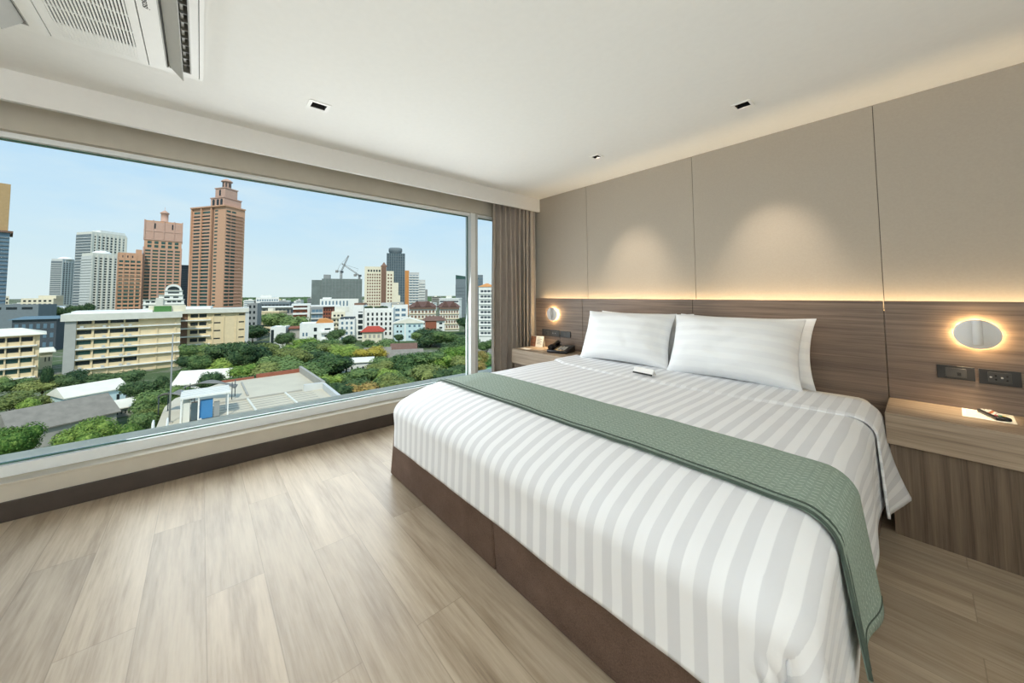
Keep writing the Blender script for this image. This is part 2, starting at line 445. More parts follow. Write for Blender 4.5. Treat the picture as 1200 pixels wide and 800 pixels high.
# things on the right-hand unit
ZT = .6165
p = thing('leaflet', 'cream printed sheet lying under the remote control', 'paper', (3.452, -.165, ZT), R(-2))
m = MB(); m.box(-.078, .078, -.1, .1, 0, .0012); m.build('sheet', M['paper'], p)
for k in range(7):
    m = MB(); m.box(-.065, .0+.05*((k*37) % 5)/5, .07-.02*k, .073-.02*k, .0012, .0015); m.build('printed_line', plain('faint_print', (205,196,178), .8) if k == 0 else bpy.data.materials['faint_print'], p)
m = MB(); m.box(.02, .065, .075, .081, .0012, .0016); m.build('printed_heading', M['ink'], p)
rc = thing('remote_control', 'black remote control with coloured buttons on the cream sheet', 'remote', (3.470, -.168, ZT+.0014), R(17))
m = MB(); m.box(-.025, .025, -.082, .082, 0, .017, bevel=.007, seg=3); m.build('body', M['black'], rc)
cols = {'red': (200,60,60), 'green': (70,150,90), 'yellow': (214,196,90), 'orange': (206,120,70), 'white': (228,226,220)}
bm_ = {k: plain(k+'_button', v, .5, .02) for k, v in cols.items()}
bt = [['red','green','yellow'],['white','white','white'],['orange','white','white'],['white','orange','white'],['white','white','orange'],['white','white','white']]
for j, row in enumerate(bt):
    for i, c in enumerate(row):
        m = MB(); m.box(-.018+.0125*i, -.009+.0125*i, -.058+.022*j, -.046+.022*j, .0165, .0195, bevel=.0012); m.build('button', bm_[c], rc)

# things on the left-hand unit
sc = thing('standing_card', 'white folded card standing by the curtain on the telephone unit', 'card', (.335, -.13, ZT), R(12))
def leaf(a, b, h, tilt, z0=0):
    m = MB(); m.box(a, b, -.001, .001, 0, h); return m
m = MB(); m.box(-.085, .085, -.0012, .0012, 0, .128, M=Matrix.Translation((0, -.032, 0)) @ Matrix.Rotation(R(-14), 4, 'X')); m.build('front_leaf', M['paper'], sc)
m = MB(); m.box(-.085, .085, -.0012, .0012, 0, .128, M=Matrix.Translation((0, .032, 0)) @ Matrix.Rotation(R(14), 4, 'X')); m.build('back_leaf', M['paper'], sc)
m = MB(); m.box(-.084, -.012, -.0026, -.0013, .002, .125, M=Matrix.Translation((0, -.032, 0)) @ Matrix.Rotation(R(-14), 4, 'X')); m.build('picture', fabric('card_picture', (60,48,42), (176,120,88), 45), sc)
for k in range(6):
    m = MB(); m.box(.004, .05+.02*(k % 2), -.0022, -.0013, .105-.014*k, .108-.014*k, M=Matrix.Translation((0, -.032, 0)) @ Matrix.Rotation(R(-14), 4, 'X')); m.build('printed_line', M['ink'], sc)
fc = thing('notecard', 'small white card lying flat at the front corner of the telephone unit', 'card', (.36, -.355, ZT), R(-8))
m = MB(); m.box(-.065, .065, -.035, .035, 0, .002); m.build('notecard_sheet', M['paper'], fc)
ph = thing('telephone', 'black desk telephone on the bedside unit by the curtain', 'telephone', (.775, -.235, ZT), R(14))
ph.scale = (1.2, 1.12, 1.12)
m = MB()
def ph_profile(y):  # wedge
    return .028+.030*(y+.1)/.2
vs = [(-.1,-.1,0),(.1,-.1,0),(.1,.1,0),(-.1,.1,0),(-.1,-.1,.026),(.1,-.1,.026),(.1,.1,.062),(-.1,.1,.062)]
bv = [m.bm.verts.new(v) for v in vs]
fs = [m.bm.faces.new([bv[i] for i in q]) for q in ((3,2,1,0),(4,5,6,7),(0,1,5,4),(1,2,6,5),(2,3,7,6),(3,0,4,7))]
bmesh.ops.bevel(m.bm, geom=list(m.bm.edges), offset=.012, segments=3, profile=.5, affect='EDGES')
sm(m.build('body', M['black'], ph))
m = MB(); pts = [(-.066, -.092+.0184*k, .044+.18*(-.092+.0184*k)+.017+.009*math.sin(math.pi*k/10)) for k in range(11)]
m.tube(pts, [.022,.025,.022,.017,.015,.0145,.015,.017,.022,.025,.022], 12); m.build('handset', M['black'], ph)
TL = Matrix.Translation((0, 0, .046)) @ Matrix.Rotation(math.atan2(.036, .2), 4, 'X')
for j in range(4):
    for i in range(3):
        m = MB(); m.box(-.006+.026*i, .014+.026*i, -.070+.024*j, -.054+.024*j, -.001, .0035, bevel=.001, M=TL); m.build('key', M['plastic_grey'], ph)
m = MB(); m.box(-.012, .078, .034, .066, -.001, .002, M=TL); m.build('display', M['charcoal2'], ph)
m = MB(); m.tube([(-.02,.1,.03), (-.05,.125,.05), (-.075,.150,.10), (-.08,.168,.145), (-.08,.175,.165)], .0018, 6); m.build('cord', M['black'], ph)

# ------------------------------------------------------------------ bed
BX0, BX1, BYF, ZB = 1.06, 3.085, -2.285, .635      # outline of the made-up bed and its top
bed = thing('bed', 'wide bed with a brown fabric base under white bedding', 'bed', (2.06, -1.16, 0))
def base_half(x0b, x1b, x0t, x1t, name):
    m = MB(); zt = .372
    lo = [(x0b,-2.205), (x1b,-2.205), (x1b,-.056), (x0b,-.056)]; hi = [(x0t,-2.235), (x1t,-2.235), (x1t,-.056), (x0t,-.056)]
    a = [m.bm.verts.new((p[0]-2.06, p[1]+1.16, .004)) for p in lo]; b = [m.bm.verts.new((p[0]-2.06, p[1]+1.16, zt)) for p in hi]
    m.bm.faces.new(a[::-1]); m.bm.faces.new(b)
    for i in range(4): m.bm.faces.new((a[i], a[(i+1)%4], b[(i+1)%4], b[i]))
    bmesh.ops.bevel(m.bm, geom=list(m.bm.edges), offset=.012, segments=3, profile=.5, affect='EDGES')
    return sm(m.build(name, M['base_fabric'], bed))
base_half(.875, 2.003, .995, 2.003, 'base'); base_half(2.007, 3.08, 2.007, 3.07, 'base')
m = MB(); m.box(-.985, .995, -.92, 1.095, .373, .600, bevel=.06, seg=5); m.build('mattress', M['sheet'], bed)
for x in (-.9, .85):
    for y in (-.95, .95):
        m = MB(); m.lathe([(.02, 0), (.025, .003), (.03, .02)], 12, M=Matrix.Translation((x, y, 0))); m.build('foot', M['black'], bed)

def nz(x, y, z=0, s=1.0): return noise.noise(Vector((x*s, y*s, z*s)))
RS = .085                                               # shoulder radius of the bedding edge
def bedding(name, label, cat, mat, x0, x1, yf, yh, z, drop_l, drop_f, drop_r, front=True, lift=0, thick=.012, seed=0, corner=True):
    """a cloth laid over the bed: flat top, rounded shoulders, hanging sides; uv.x follows the cloth across the bed"""
    t = thing(name, label, cat)
    m = MB(); lay = m.bm.loops.layers.uv.verify(); uvs = {}
    def vert(p, uv):
        v = m.bm.verts.new(p); uvs[v] = uv; return v
    ix0, ix1, iy = x0+RS, x1-RS, (yf+RS if front else yf)
    nx, ny = 70, 60
    def top(x, y):
        return z + lift + .006*nz(x*2.2, y*2.2, seed) + .0025*nz(x*9, y*9, seed+4) - .010*max(0, 1-(x-x0)/.25) - .008*max(0, 1-(x1-x)/.25) - (.060*max(0, 1-(y-iy)/.30)**2 if front else 0)
    G = [[vert((ix0+(ix1-ix0)*i/nx, iy+(yh-iy)*j/ny, top(ix0+(ix1-ix0)*i/nx, iy+(yh-iy)*j/ny)), (ix0+(ix1-ix0)*i/nx, iy+(yh-iy)*j/ny)) for j in range(ny+1)] for i in range(nx+1)]
    def face(q):
        try:
            f = m.bm.faces.new(q); f.smooth = True
        except ValueError: pass
    for i in range(nx):
        for j in range(ny): face((G[i][j], G[i+1][j], G[i+1][j+1], G[i][j+1]))
    # perimeter: (top vertex, angle of the outward direction, drop)
    per = []
    for j in range(ny, -1, -1): per.append((G[0][j], math.pi, drop_l(G[0][j].co.y), 'l'))
    if front:
        for k in range(1, 12): per.append((G[0][0], math.pi+math.pi/2*k/12, None, 'cl'))
        for i in range(nx+1): per.append((G[i][0], 1.5*math.pi, drop_f(G[i][0].co.x), 'f'))
        for k in range(1, 16): per.append((G[nx][0], 1.5*math.pi+math.pi/2*k/16, None, 'cr'))
        for j in range(ny+1): per.append((G[nx][j], 2*math.pi, drop_r(G[nx][j].co.y), 'r'))
        strips = [per]
    else:
        strips = [per[:], [(G[nx][j], 2*math.pi, drop_r(G[nx][j].co.y), 'r') for j in range(ny+1)]]
    NT_ = 26
    for st in strips:
        cols_ = []
        for v, a, d, kind in st:
            d0 = d
            if kind == 'cl': d = drop_l(iy)*(1-(a-math.pi)/(math.pi/2)) + drop_f(ix0)*((a-math.pi)/(math.pi/2))
            if kind == 'cr':
                q = (a-1.5*math.pi)/(math.pi/2); e = max(0, min(1, (q-.42)/.16)); d = drop_f(ix1)*(1-e) + drop_r(iy)*e
            dx, dy = math.cos(a), math.sin(a); c = []
            arc = RS*math.pi/2
            for k in range(1, NT_+1):
                s = (arc+d)*k/NT_ if d > .02 else (arc)*k/NT_
                if s < arc:
                    t0 = .40*max(0, -dy) if front else 0
                    th = t0+(math.pi/2-t0)*s/arc; o_, h_ = RS*(math.sin(th)-math.sin(t0))/(1-math.sin(t0)), RS*(math.cos(t0)-math.cos(th))/math.cos(t0)
                else: o_, h_ = RS, RS+(s-arc)
                f = max(0, s-arc)/max(d, .05)
                wx, wy = v.co.x, v.co.y
                along = wx if kind == 'f' else wy
                if kind in ('r', 'cr'): o_ += RIGHT_FLARE(wy, f, seed)
                if kind == 'f': o_ += .004*nz(along*3, f*2, seed+7)+.004*f
                if kind == 'l': o_ -= .012*f
                if kind == 'cl': o_ -= .02*f
                if kind == 'cr' and corner:
                    crease = math.exp(-((q-.40)/.10)**2)
                    o_ += -.05*crease*min(1, f*2.5)
                    if q > .45: o_ += .055*min(1, f*1.5)*(1-abs(q-.7)/.4)
                    if q <= .4: o_ += .008*math.sin(70*q+14*f)*min(1, f*3)   # gathered pleats
                p = (wx+dx*o_, wy+dy*o_, v.co.z-h_)
                c.append(vert(p, (wx+dx*(s if kind in ('r','l','cr','cl') else 0), wy+dy*s)))
            cols_.append((v, c))
        for (v1, c1), (v2, c2) in zip(cols_, cols_[1:]):
            if v1 is v2: face((v1, c1[0], c2[0]))
            else: face((v1, c1[0], c2[0], v2))
            for k in range(NT_-1): face((c1[k], c1[k+1], c2[k+1], c2[k]))
    for f in m.bm.faces:
        for l in f.loops: l[lay].uv = uvs[l.vert]
    o = m.build(name+'_cloth', mat, t)
    modify(o, 'SOLIDIFY', thickness=thick, offset=1)
    return t, o
def RIGHT_FLARE(y, f, seed): return .012*f + .010*math.sin(y*9+seed)*f + .006*nz(y*4, f*3, seed+2)
duv, _ = bedding('duvet', 'white satin-striped duvet spread over the wide bed', 'duvet', M['satin'], BX0, BX1, BYF, -.62, ZB,
    lambda y: .20, lambda x: .185, lambda y: .32+.02*math.sin(y*5))
# turned-down top hem of the duvet
def band_front(x):
    k = (x-1.06)/(3.09-1.06)
    return -.80-.10*math.sin(math.pi*min(1, max(0, k)))**.7+.10*max(0, .12-k)/.12*1.2+.03*max(0, k-.8)/.2
def RIGHT_FLARE(y, f, seed): return .020*f + .06*f*f*max(0, min(1, (y+.8)/.3))
b, o = bedding('folded_hem', None, None, M['satin'], BX0-.012, BX1+.016, -.86, -.42, ZB+.011, lambda y: .12, lambda x: .1, lambda y: .355, front=False, thick=.010, seed=5)
for k in ('label', 'category'):
    if k in b.keys(): del b[k]
b.parent = duv
for v in o.data.vertices:                                # the fold is not straight: it bows towards the foot of the bed
    t_ = (v.co.y+.42)/(-.44)
    v.co.y += (band_front(v.co.x)+.86)*t_
    if v.co.y < -.42 and t_ > .96: v.co.z -= .006
# roll the fold front down a little and stop it looking like a sheet
# ------------------------------------------------------------------ runner
def RIGHT_FLARE(y, f, seed):
    return .030*f + .010*f*math.sin((y+1.7)*16)
t, o = bedding('bed_runner', 'sage green quilted runner lying across the foot of the bed', 'bed runner', M['runner'], BX0-.014, BX1+.016, -1.955, -1.555, ZB+.012,
    lambda y: .12, lambda x: .1, lambda y: .292+.018*math.sin((y+1.75)*9), front=False, thick=.008, seed=9)
uvl = o.data.uv_layers[0].data
for l in uvl: l.uv.y += 1.955
def rz_top(x): return ZB+.022
def runner_line(name, yy, r, off=0):
    """piping that follows the runner across the bed and down its hanging end"""
    pts = []
    for i in range(40): 
        x = BX0+RS-.014+(BX1-BX0+.03-2*RS)*i/39; pts.append((x, yy, ZB+.013+.006*nz(x*2.2, yy*2.2, 9)+.0025*nz(x*9, yy*9, 13)-.010*max(0, 1-(x-BX0+.014)/.25)-.008*max(0, 1-(BX1+.016-x)/.25)+.008))
    xe, ze = pts[-1][0], pts[-1][2]
    for k in range(1, 9):
        th = k*math.pi/16; pts.append((xe+RS*math.sin(th)+.004, yy, ze-RS*(1-math.cos(th))))
    d = .292+.018*math.sin((yy+1.75)*9)
    for k in range(1, 9):
        f = k/8; pts.append((xe+RS+.006+.03*f+.01*f*math.sin((yy+1.7)*16), yy, ze-RS-d*f))
    m = MB(); m.tube(pts, r, 6); return m.build(name, M['runner_hem'], t)
pts = []
for i in range(21):
    yy = -1.955+.4*i/20; d = .292+.018*math.sin((yy+1.75)*9)-.035
    f = d/(d+.035); pts.append((BX1+.016+.030*f+.010*f*math.sin((yy+1.7)*16)+.006*nz(yy*4, f*3, 11)*0+.0085, yy, ZB+.012-.010-RS-d))
m = MB(); m.tube(pts, .0022, 6); m.build('hem_stitching', M['runner_hem'], t)
runner_line('piping', -1.925, .0035); runner_line('piping', -1.957, .0045)

# ------------------------------------------------------------------ pillows
def pillow(label, cx, yb, zb, w, h, th, tilt, roll, yaw, seed):
    t = thing('pillow', label, 'pillow', (cx, yb, zb), 0, 'white pillows against the headboard')
    m = MB(); n = 44
    def surf(side):
        def fn(u, v):
            a, b = 2*u-1, 2*v-1
            ed = (1-abs(a)**2.6)*(1-abs(b)**2.6); f = max(0, ed)**.62
            pull = 1-.075*(1-abs(a)**2)*abs(b)**4 ; pull2 = 1-.075*(1-abs(b)**2)*abs(a)**4
            x = a*w/2*pull2; y = b*h/2*pull
            wr = .016*nz(a*2.2+seed, b*2.2, seed)*f + .007*nz(a*5+seed, b*6, seed)*f + .004*math.sin(9*a+14*b*b+seed)*f*max(0, abs(b)-.3)
            corner = (abs(a)*abs(b))**3
            wr += .010*math.sin(22*(a*.6+b*.8)+seed)*corner*(1-corner)*3*f
            return (x, y, side*(th/2*f+.0035)+wr)
        return fn
    for s in (1, -1):
        m.grid(n, n, surf(s), uv=lambda u, v: (u*w+.02, v*h))
    bmesh.ops.remove_doubles(m.bm, verts=m.bm.verts, dist=.0004)
    o = m.build('pillow_case', M['pillow'], t)
    # flanged hem: an open pillowcase lip at one short side
    Mx = Matrix.Rotation(R(yaw), 4, 'Z') @ Matrix.Rotation(R(tilt), 4, 'X') @ Matrix.Rotation(R(roll), 4, 'Z') @ Matrix.Translation((0, h/2, 0))
    for v in o.data.vertices: v.co = Mx @ v.co
    zmin = min(v.co.z for v in o.data.vertices)
    return t
pillow('white pillow standing in front on the curtain side of the bed', 1.612, -.475, .650, .80, .465, .30, 66, 0, 3, 1)
pillow('white pillow standing in front on the side with the remote control', 2.395, -.470, .645, .80, .47, .32, 65, 0, 0, 8)
pillow('white pillow tucked behind the front pillow on the curtain side', 1.66, -.275, .625, .85, .465, .17, 74, 0, 0, 15)
pillow('white pillow tucked behind the front pillow on the remote control side', 2.405, -.275, .625, .84, .465, .17, 74, 0, 0, 23)

# small folded card on the duvet
tc = thing('folded_card', 'small white tent card with dark edging standing on the duvet before the pillows', 'card', (1.985, -.79, ZB+.031), R(-6))
for s in (-1, 1):
    Mx = Matrix.Translation((0, .026*s, 0)) @ Matrix.Rotation(R(32*s), 4, 'X')
    m = MB(); m.box(-.075, .075, -.0008, .0008, 0, .05, M=Mx); m.build('card_leaf', M['sheet'], tc)
    m = MB(); m.box(-.075, .075, -.0022 if s < 0 else .0006, -.0006 if s < 0 else .0022, .001, .013, M=Mx); m.build('dark_edge', M['black'], tc)

# ------------------------------------------------------------------ ceiling fittings
SCAL = 62
def downlight(label, x0, x1, y0, y1, lit, fr):
    t = thing('downlight', label, 'downlight', ((x0+x1)/2, (y0+y1)/2, H))
    a, b = (x1-x0)/2, (y1-y0)/2
    m = MB(); holed(m, -a-fr, a+fr, -b-fr, b+fr, -.004, 0, [(-a+.002, a-.002, -b+.002, b-.002)]); m.build('frame', M['plastic'], t)
    m = MB(); d = .07
    for q in ((-a,-a+.003,-b,b),(a-.003,a,-b,b),(-a,a,-b,-b+.003),(-a,a,b-.003,b)): m.box(q[0], q[1], q[2], q[3], .0, d)
    m.box(-a, a, -b, b, d, d+.003); m.build('housing', M['void'] if lit else M['charcoal2'], t)
    m = MB(); m.lathe([(.0, .028), (.018, .028), (.022, .032), (.014, .068), (.0, .068)], 20, cap=False); m.build('bulb', M['charcoal2'] if not lit else M['metal'], t)
    if lit:
        l = bpy.data.lights.new('downlight_lamp', 'SPOT'); l.energy = lit; l.color = (1, .84, .66); l.spot_size = R(44); l.spot_blend = 1.0; l.shadow_soft_size = .012
        o = bpy.data.objects.new('downlight_lamp', l); o.parent = t; o.location = (0, 0, .024); o.rotation_euler = (R(31), 0, 0); col.objects.link(o)
    return t
downlight('square white-framed recessed downlight near the window, unlit', *holes[1], 0, .018)
downlight('square recessed downlight lit over the bed, farther from the window', *holes[2], SCAL, .012)
downlight('square recessed downlight lit over the bed, nearer the curtain', *holes[3], SCAL, .012)

ac = thing('air_conditioner', 'white ceiling cassette air conditioner with a slatted grille', 'air conditioner', (.795, -3.295, H))
# local: x 0..1.02 away from the window, y 0..-.75
Lx, Ly = 1.02, .75
m = MB(); holed(m, -.016, Lx+.016, -Ly-.016, .016, -.012, -.001, [(.0, Lx, -Ly, 0)]); m.build('outer_frame', M['plastic'], ac)
m = MB(); holed(m, .003, Lx-.003, -.197, -.003, -.018, -.004, [(.045, .975, -.132, -.034)]); m.build('side_cover', M['plastic'], ac)
m = MB(); holed(m, .003, Lx-.003, -Ly+.003, -.522, -.018, -.004, [(.045, .975, -.672, -.575)]); m.build('side_cover', M['plastic'], ac)
m = MB(); holed(m, .003, Lx-.003, -.518, -.201, -.018, -.004, [(.150, .86, -.485, -.232)]); m.build('grille_panel', M['plastic'], ac)
m = MB()
for k in range(22):
    y = -.485+.253*(k+.5)/22; m.box(.035, .9, y-.0032, y+.0032, -.021, -.013)
for x in (.15, .27, .39, .51, .63, .75, .86): m.box(x-.003, x+.003, -.485, -.232, -.018, -.008)
m.build('grille', M['plastic'], ac)
m = MB(); m.box(0, Lx, -Ly, 0, .055, .075); m.box(0, .01, -Ly, 0, -.004, .055); m.box(Lx-.01, Lx, -Ly, 0, -.004, .055)
m.box(.01, Lx-.01, -.01, 0, -.004, .055); m.box(.01, Lx-.01, -Ly, -Ly+.01, -.004, .055); m.box(.01, Lx-.01, -.2, -.197, -.004, .055); m.box(.01, Lx-.01, -.522, -.519, -.004, .055)
m.build('housing', M['void'], ac)
for y0, y1, s in ((-.132, -.034, 1), (-.672, -.575, -1)):
    m = MB(); ym = (y0+y1)/2
    w = .004
    m.box(.045, .975, y0-.001, y0+w, -.0185, .03); m.box(.045, .975, y1-w, y1+.001, -.0185, .03); m.box(.043, .049, y0, y1, -.0185, .03); m.box(.971, .977, y0, y1, -.0185, .03)
    m.build('outlet_lining', M['plastic_grey'], ac)
    m = MB()
    hy = y0+.012 if s > 0 else y1-.012
    Mx = Matrix.Translation((0, hy, -.010)) @ Matrix.Rotation(R(-46 if s > 0 else 226), 4, 'X')
    m.box(.05, .97, 0, .082, -.002, .002, bevel=.001, M=Mx); m.build('flap', M['plastic_grey'], ac)
    for k in range(14):
        x = .09+.062*k
        m = MB(); m.box(x, x+.004, y0+.03, y1-.006, .0, .045, M=None); m.build('vane', M['plastic_grey'], ac)
    m = MB(); m.box(.05, .97, y1-.03 if s > 0 else y0+.02, y1-.02 if s > 0 else y0+.03, .012, .018); m.build('vane_rod', M['plastic'], ac)
# the maker's small lettering printed beside the grille, cut by the picture's edge
cu_ = bpy.data.curves.new('lettering', 'FONT'); cu_.body = 'insosi'; cu_.size = .034; cu_.shear = .25; cu_.extrude = .0003; cu_.space_character = .95
fo = bpy.data.objects.new('lettering', cu_); col.objects.link(fo)
dg = bpy.context.evaluated_depsgraph_get(); me = bpy.data.meshes.new_from_object(fo.evaluated_get(dg)); bpy.data.objects.remove(fo)
fo = bpy.data.objects.new('lettering', me); me.materials.append(M['ink']); col.objects.link(fo); fo.parent = ac
fo.location = (.57, -.178, -.0185); fo.rotation_euler = (R(180), 0, R(180))

BLD = {
'edge_tower': (-418.6, -136.5, 104.5, 23.0, 30.0, 75.1),
'edge_tower_top': (-429.6, -140.0, 104.7, 22.7, 20.0, 111.8),
'grey_tower': (-1079.4, -218.2, 152.9, 30.7, 18.0, 100.3),
'white_back': (-954.2, -160.3, 127.7, 51.3, 40.0, 144.0),
'white_front': (-832.8, -138.6, 121.8, 31.7, 30.0, 95.1),
'terra_low': (-647.1, -86.7, 95.4, 22.0, 20.0, 82.3),
'terra_high': (-661.6, -64.8, 92.0, 38.3, 30.0, 130.5),
'stepped': (-419.7, -41.3, 91.6, 26.5, 18.0, 32.3),
'slim': (-730.2, -29.3, 90.8, 15.2, 20.0, 74.0),
'orange': (-575.2, -14.2, 34.8, 55.0, 25.0, 136.6),
'glass_small': (-977.1, 49.5, 86.0, 15.6, 20.0, 54.6),
'school_a': (-177.6, -37.5, 95.0, 28.6, 14.0, 20.1),
'school_b': (-195.6, -7.0, 85.1, 20.8, 9.0, 20.3),
'school_left': (-182.9, -59.8, 102.4, 15.3, 12.0, 14.4),
'net_a': (-465.7, 103.4, 29.2, 13.7, 25.0, 45.4),
'net_b': (-433.0, 104.0, 70.7, 43.3, 35.0, 46.2),
'cream_l': (-327.2, 115.1, 67.8, 15.3, 25.0, 52.8),
'cream_m': (-318.0, 127.0, 67.3, 3.8, 25.0, 54.9),
'cream_r': (-311.5, 127.6, 66.3, 6.5, 22.0, 49.8),
'cream_s': (-306.9, 130.6, 65.8, 5.3, 20.0, 38.5),
'dark': (-404.8, 169.6, 64.3, 21.0, 20.0, 77.7),
'ow_l': (-417.6, 199.0, 63.5, 6.4, 25.0, 58.4),
'ow_m': (-434.1, 213.2, 62.1, 13.5, 25.0, 56.5),
'ow_r': (-401.1, 211.0, 61.0, 8.5, 25.0, 46.0),
'hotel_l': (-212.7, 67.9, 70.3, 5.8, 14.0, 21.8),
'hotel_m': (-212.7, 74.1, 60.6, 17.2, 14.0, 18.1),
'hotel_r': (-218.4, 95.4, 63.8, 9.4, 9.0, 19.7),
'redroof': (-193.3, 66.2, 61.6, 10.5, 9.0, 6.7),
'bluewhite': (-194.3, 85.2, 61.4, 16.9, 10.0, 10.3),
'brownroof': (-206.8, 111.2, 58.8, 14.1, 12.0, 9.8),
'thai_a': (-237.4, 116.5, 62.5, 19.4, 12.0, 17.9),
'thai_b': (-223.3, 133.7, 62.4, 14.6, 12.0, 17.8),
'rglass': (-313.6, 208.3, 52.5, 24.7, 30.0, 43.8),
'rdark': (-338.8, 257.5, 51.8, 6.2, 30.0, 51.1),
'rwhite': (-155.7, 118.5, 49.9, 9.2, 14.0, 31.5),
'modern': (-194.8, 35.5, 74.5, 15.7, 12.0, 12.5),
'orangebal': (-257.7, 43.8, 77.6, 10.0, 12.0, 20.3),
'greybal': (-247.5, 52.2, 76.0, 7.0, 12.0, 18.7),
'brownlow': (-273.8, 65.5, 73.9, 10.9, 12.0, 18.8),
'creamlow': (-228.5, 59.6, 72.9, 7.8, 11.0, 16.3),
'whitelow': (-210.9, 59.1, 64.4, 8.4, 10.0, 12.7),
'longwhite': (-353.9, 34.7, 60.8, 28.1, 14.0, 16.8),
'darklow2': (-388.5, 39.7, 61.9, 25.6, 10.0, 20.5),
'whitefar': (-438.1, 41.4, 81.6, 20.7, 18.0, 24.5),
'rowhouse': (-353.1, 82.9, 67.9, 33.7, 12.0, 23.0),
'whitehouse': (-202.2, 23.9, 67.7, 6.8, 9.0, 11.1),
'grayend': (-250.9, 18.2, 73.3, 5.2, 12.0, 22.2),
'darklow': (-408.9, -126.8, 65.7, 38.5, 14.0, 21.2),
'yellow': (-692.2, -172.3, 70.8, 28.9, 16.0, 24.3),
'yellow2': (-682.7, -188.5, 104.4, 9.4, 16.0, 27.1),
'gate': (-206.0, -49.0, 101.5, 3.0, 6.0, 6.2),
'tealroof': (-274.0, -72.9, 85.2, 14.1, 14.0, 15.9),
'dome': (-457.9, -107.1, 101.2, 12.5, 20.0, 17.9),
'whiteroof_mid': (-119.7, -8.0, 70.1, 12.0, 9.0, 4.1),
'longroof_right': (-124.4, 76.8, 53.2, 12.3, 12.0, 2.1),
'greyroof_a': (-134.0, 45.9, 66.4, 9.9, 13.0, 2.3),
'greyroof_b': (-137.5, 58.3, 62.5, 10.5, 12.0, 2.9),
'greyroof_c': (-126.0, 50.5, 66.0, 15.0, 14.0, 1.4),
'whiteroof_c': (-116.2, 32.6, 68.9, 9.5, 9.0, 5.1),
'shed_near': (-97.0, -27.6, 117.3, 13.1, 10.0, 3.3),
'shed_far': (-117.2, -25.5, 117.7, 9.8, 8.0, 4.7),
'shed_mid': (-111.9, -17.4, 108.7, 3.5, 6.0, 1.9),
}
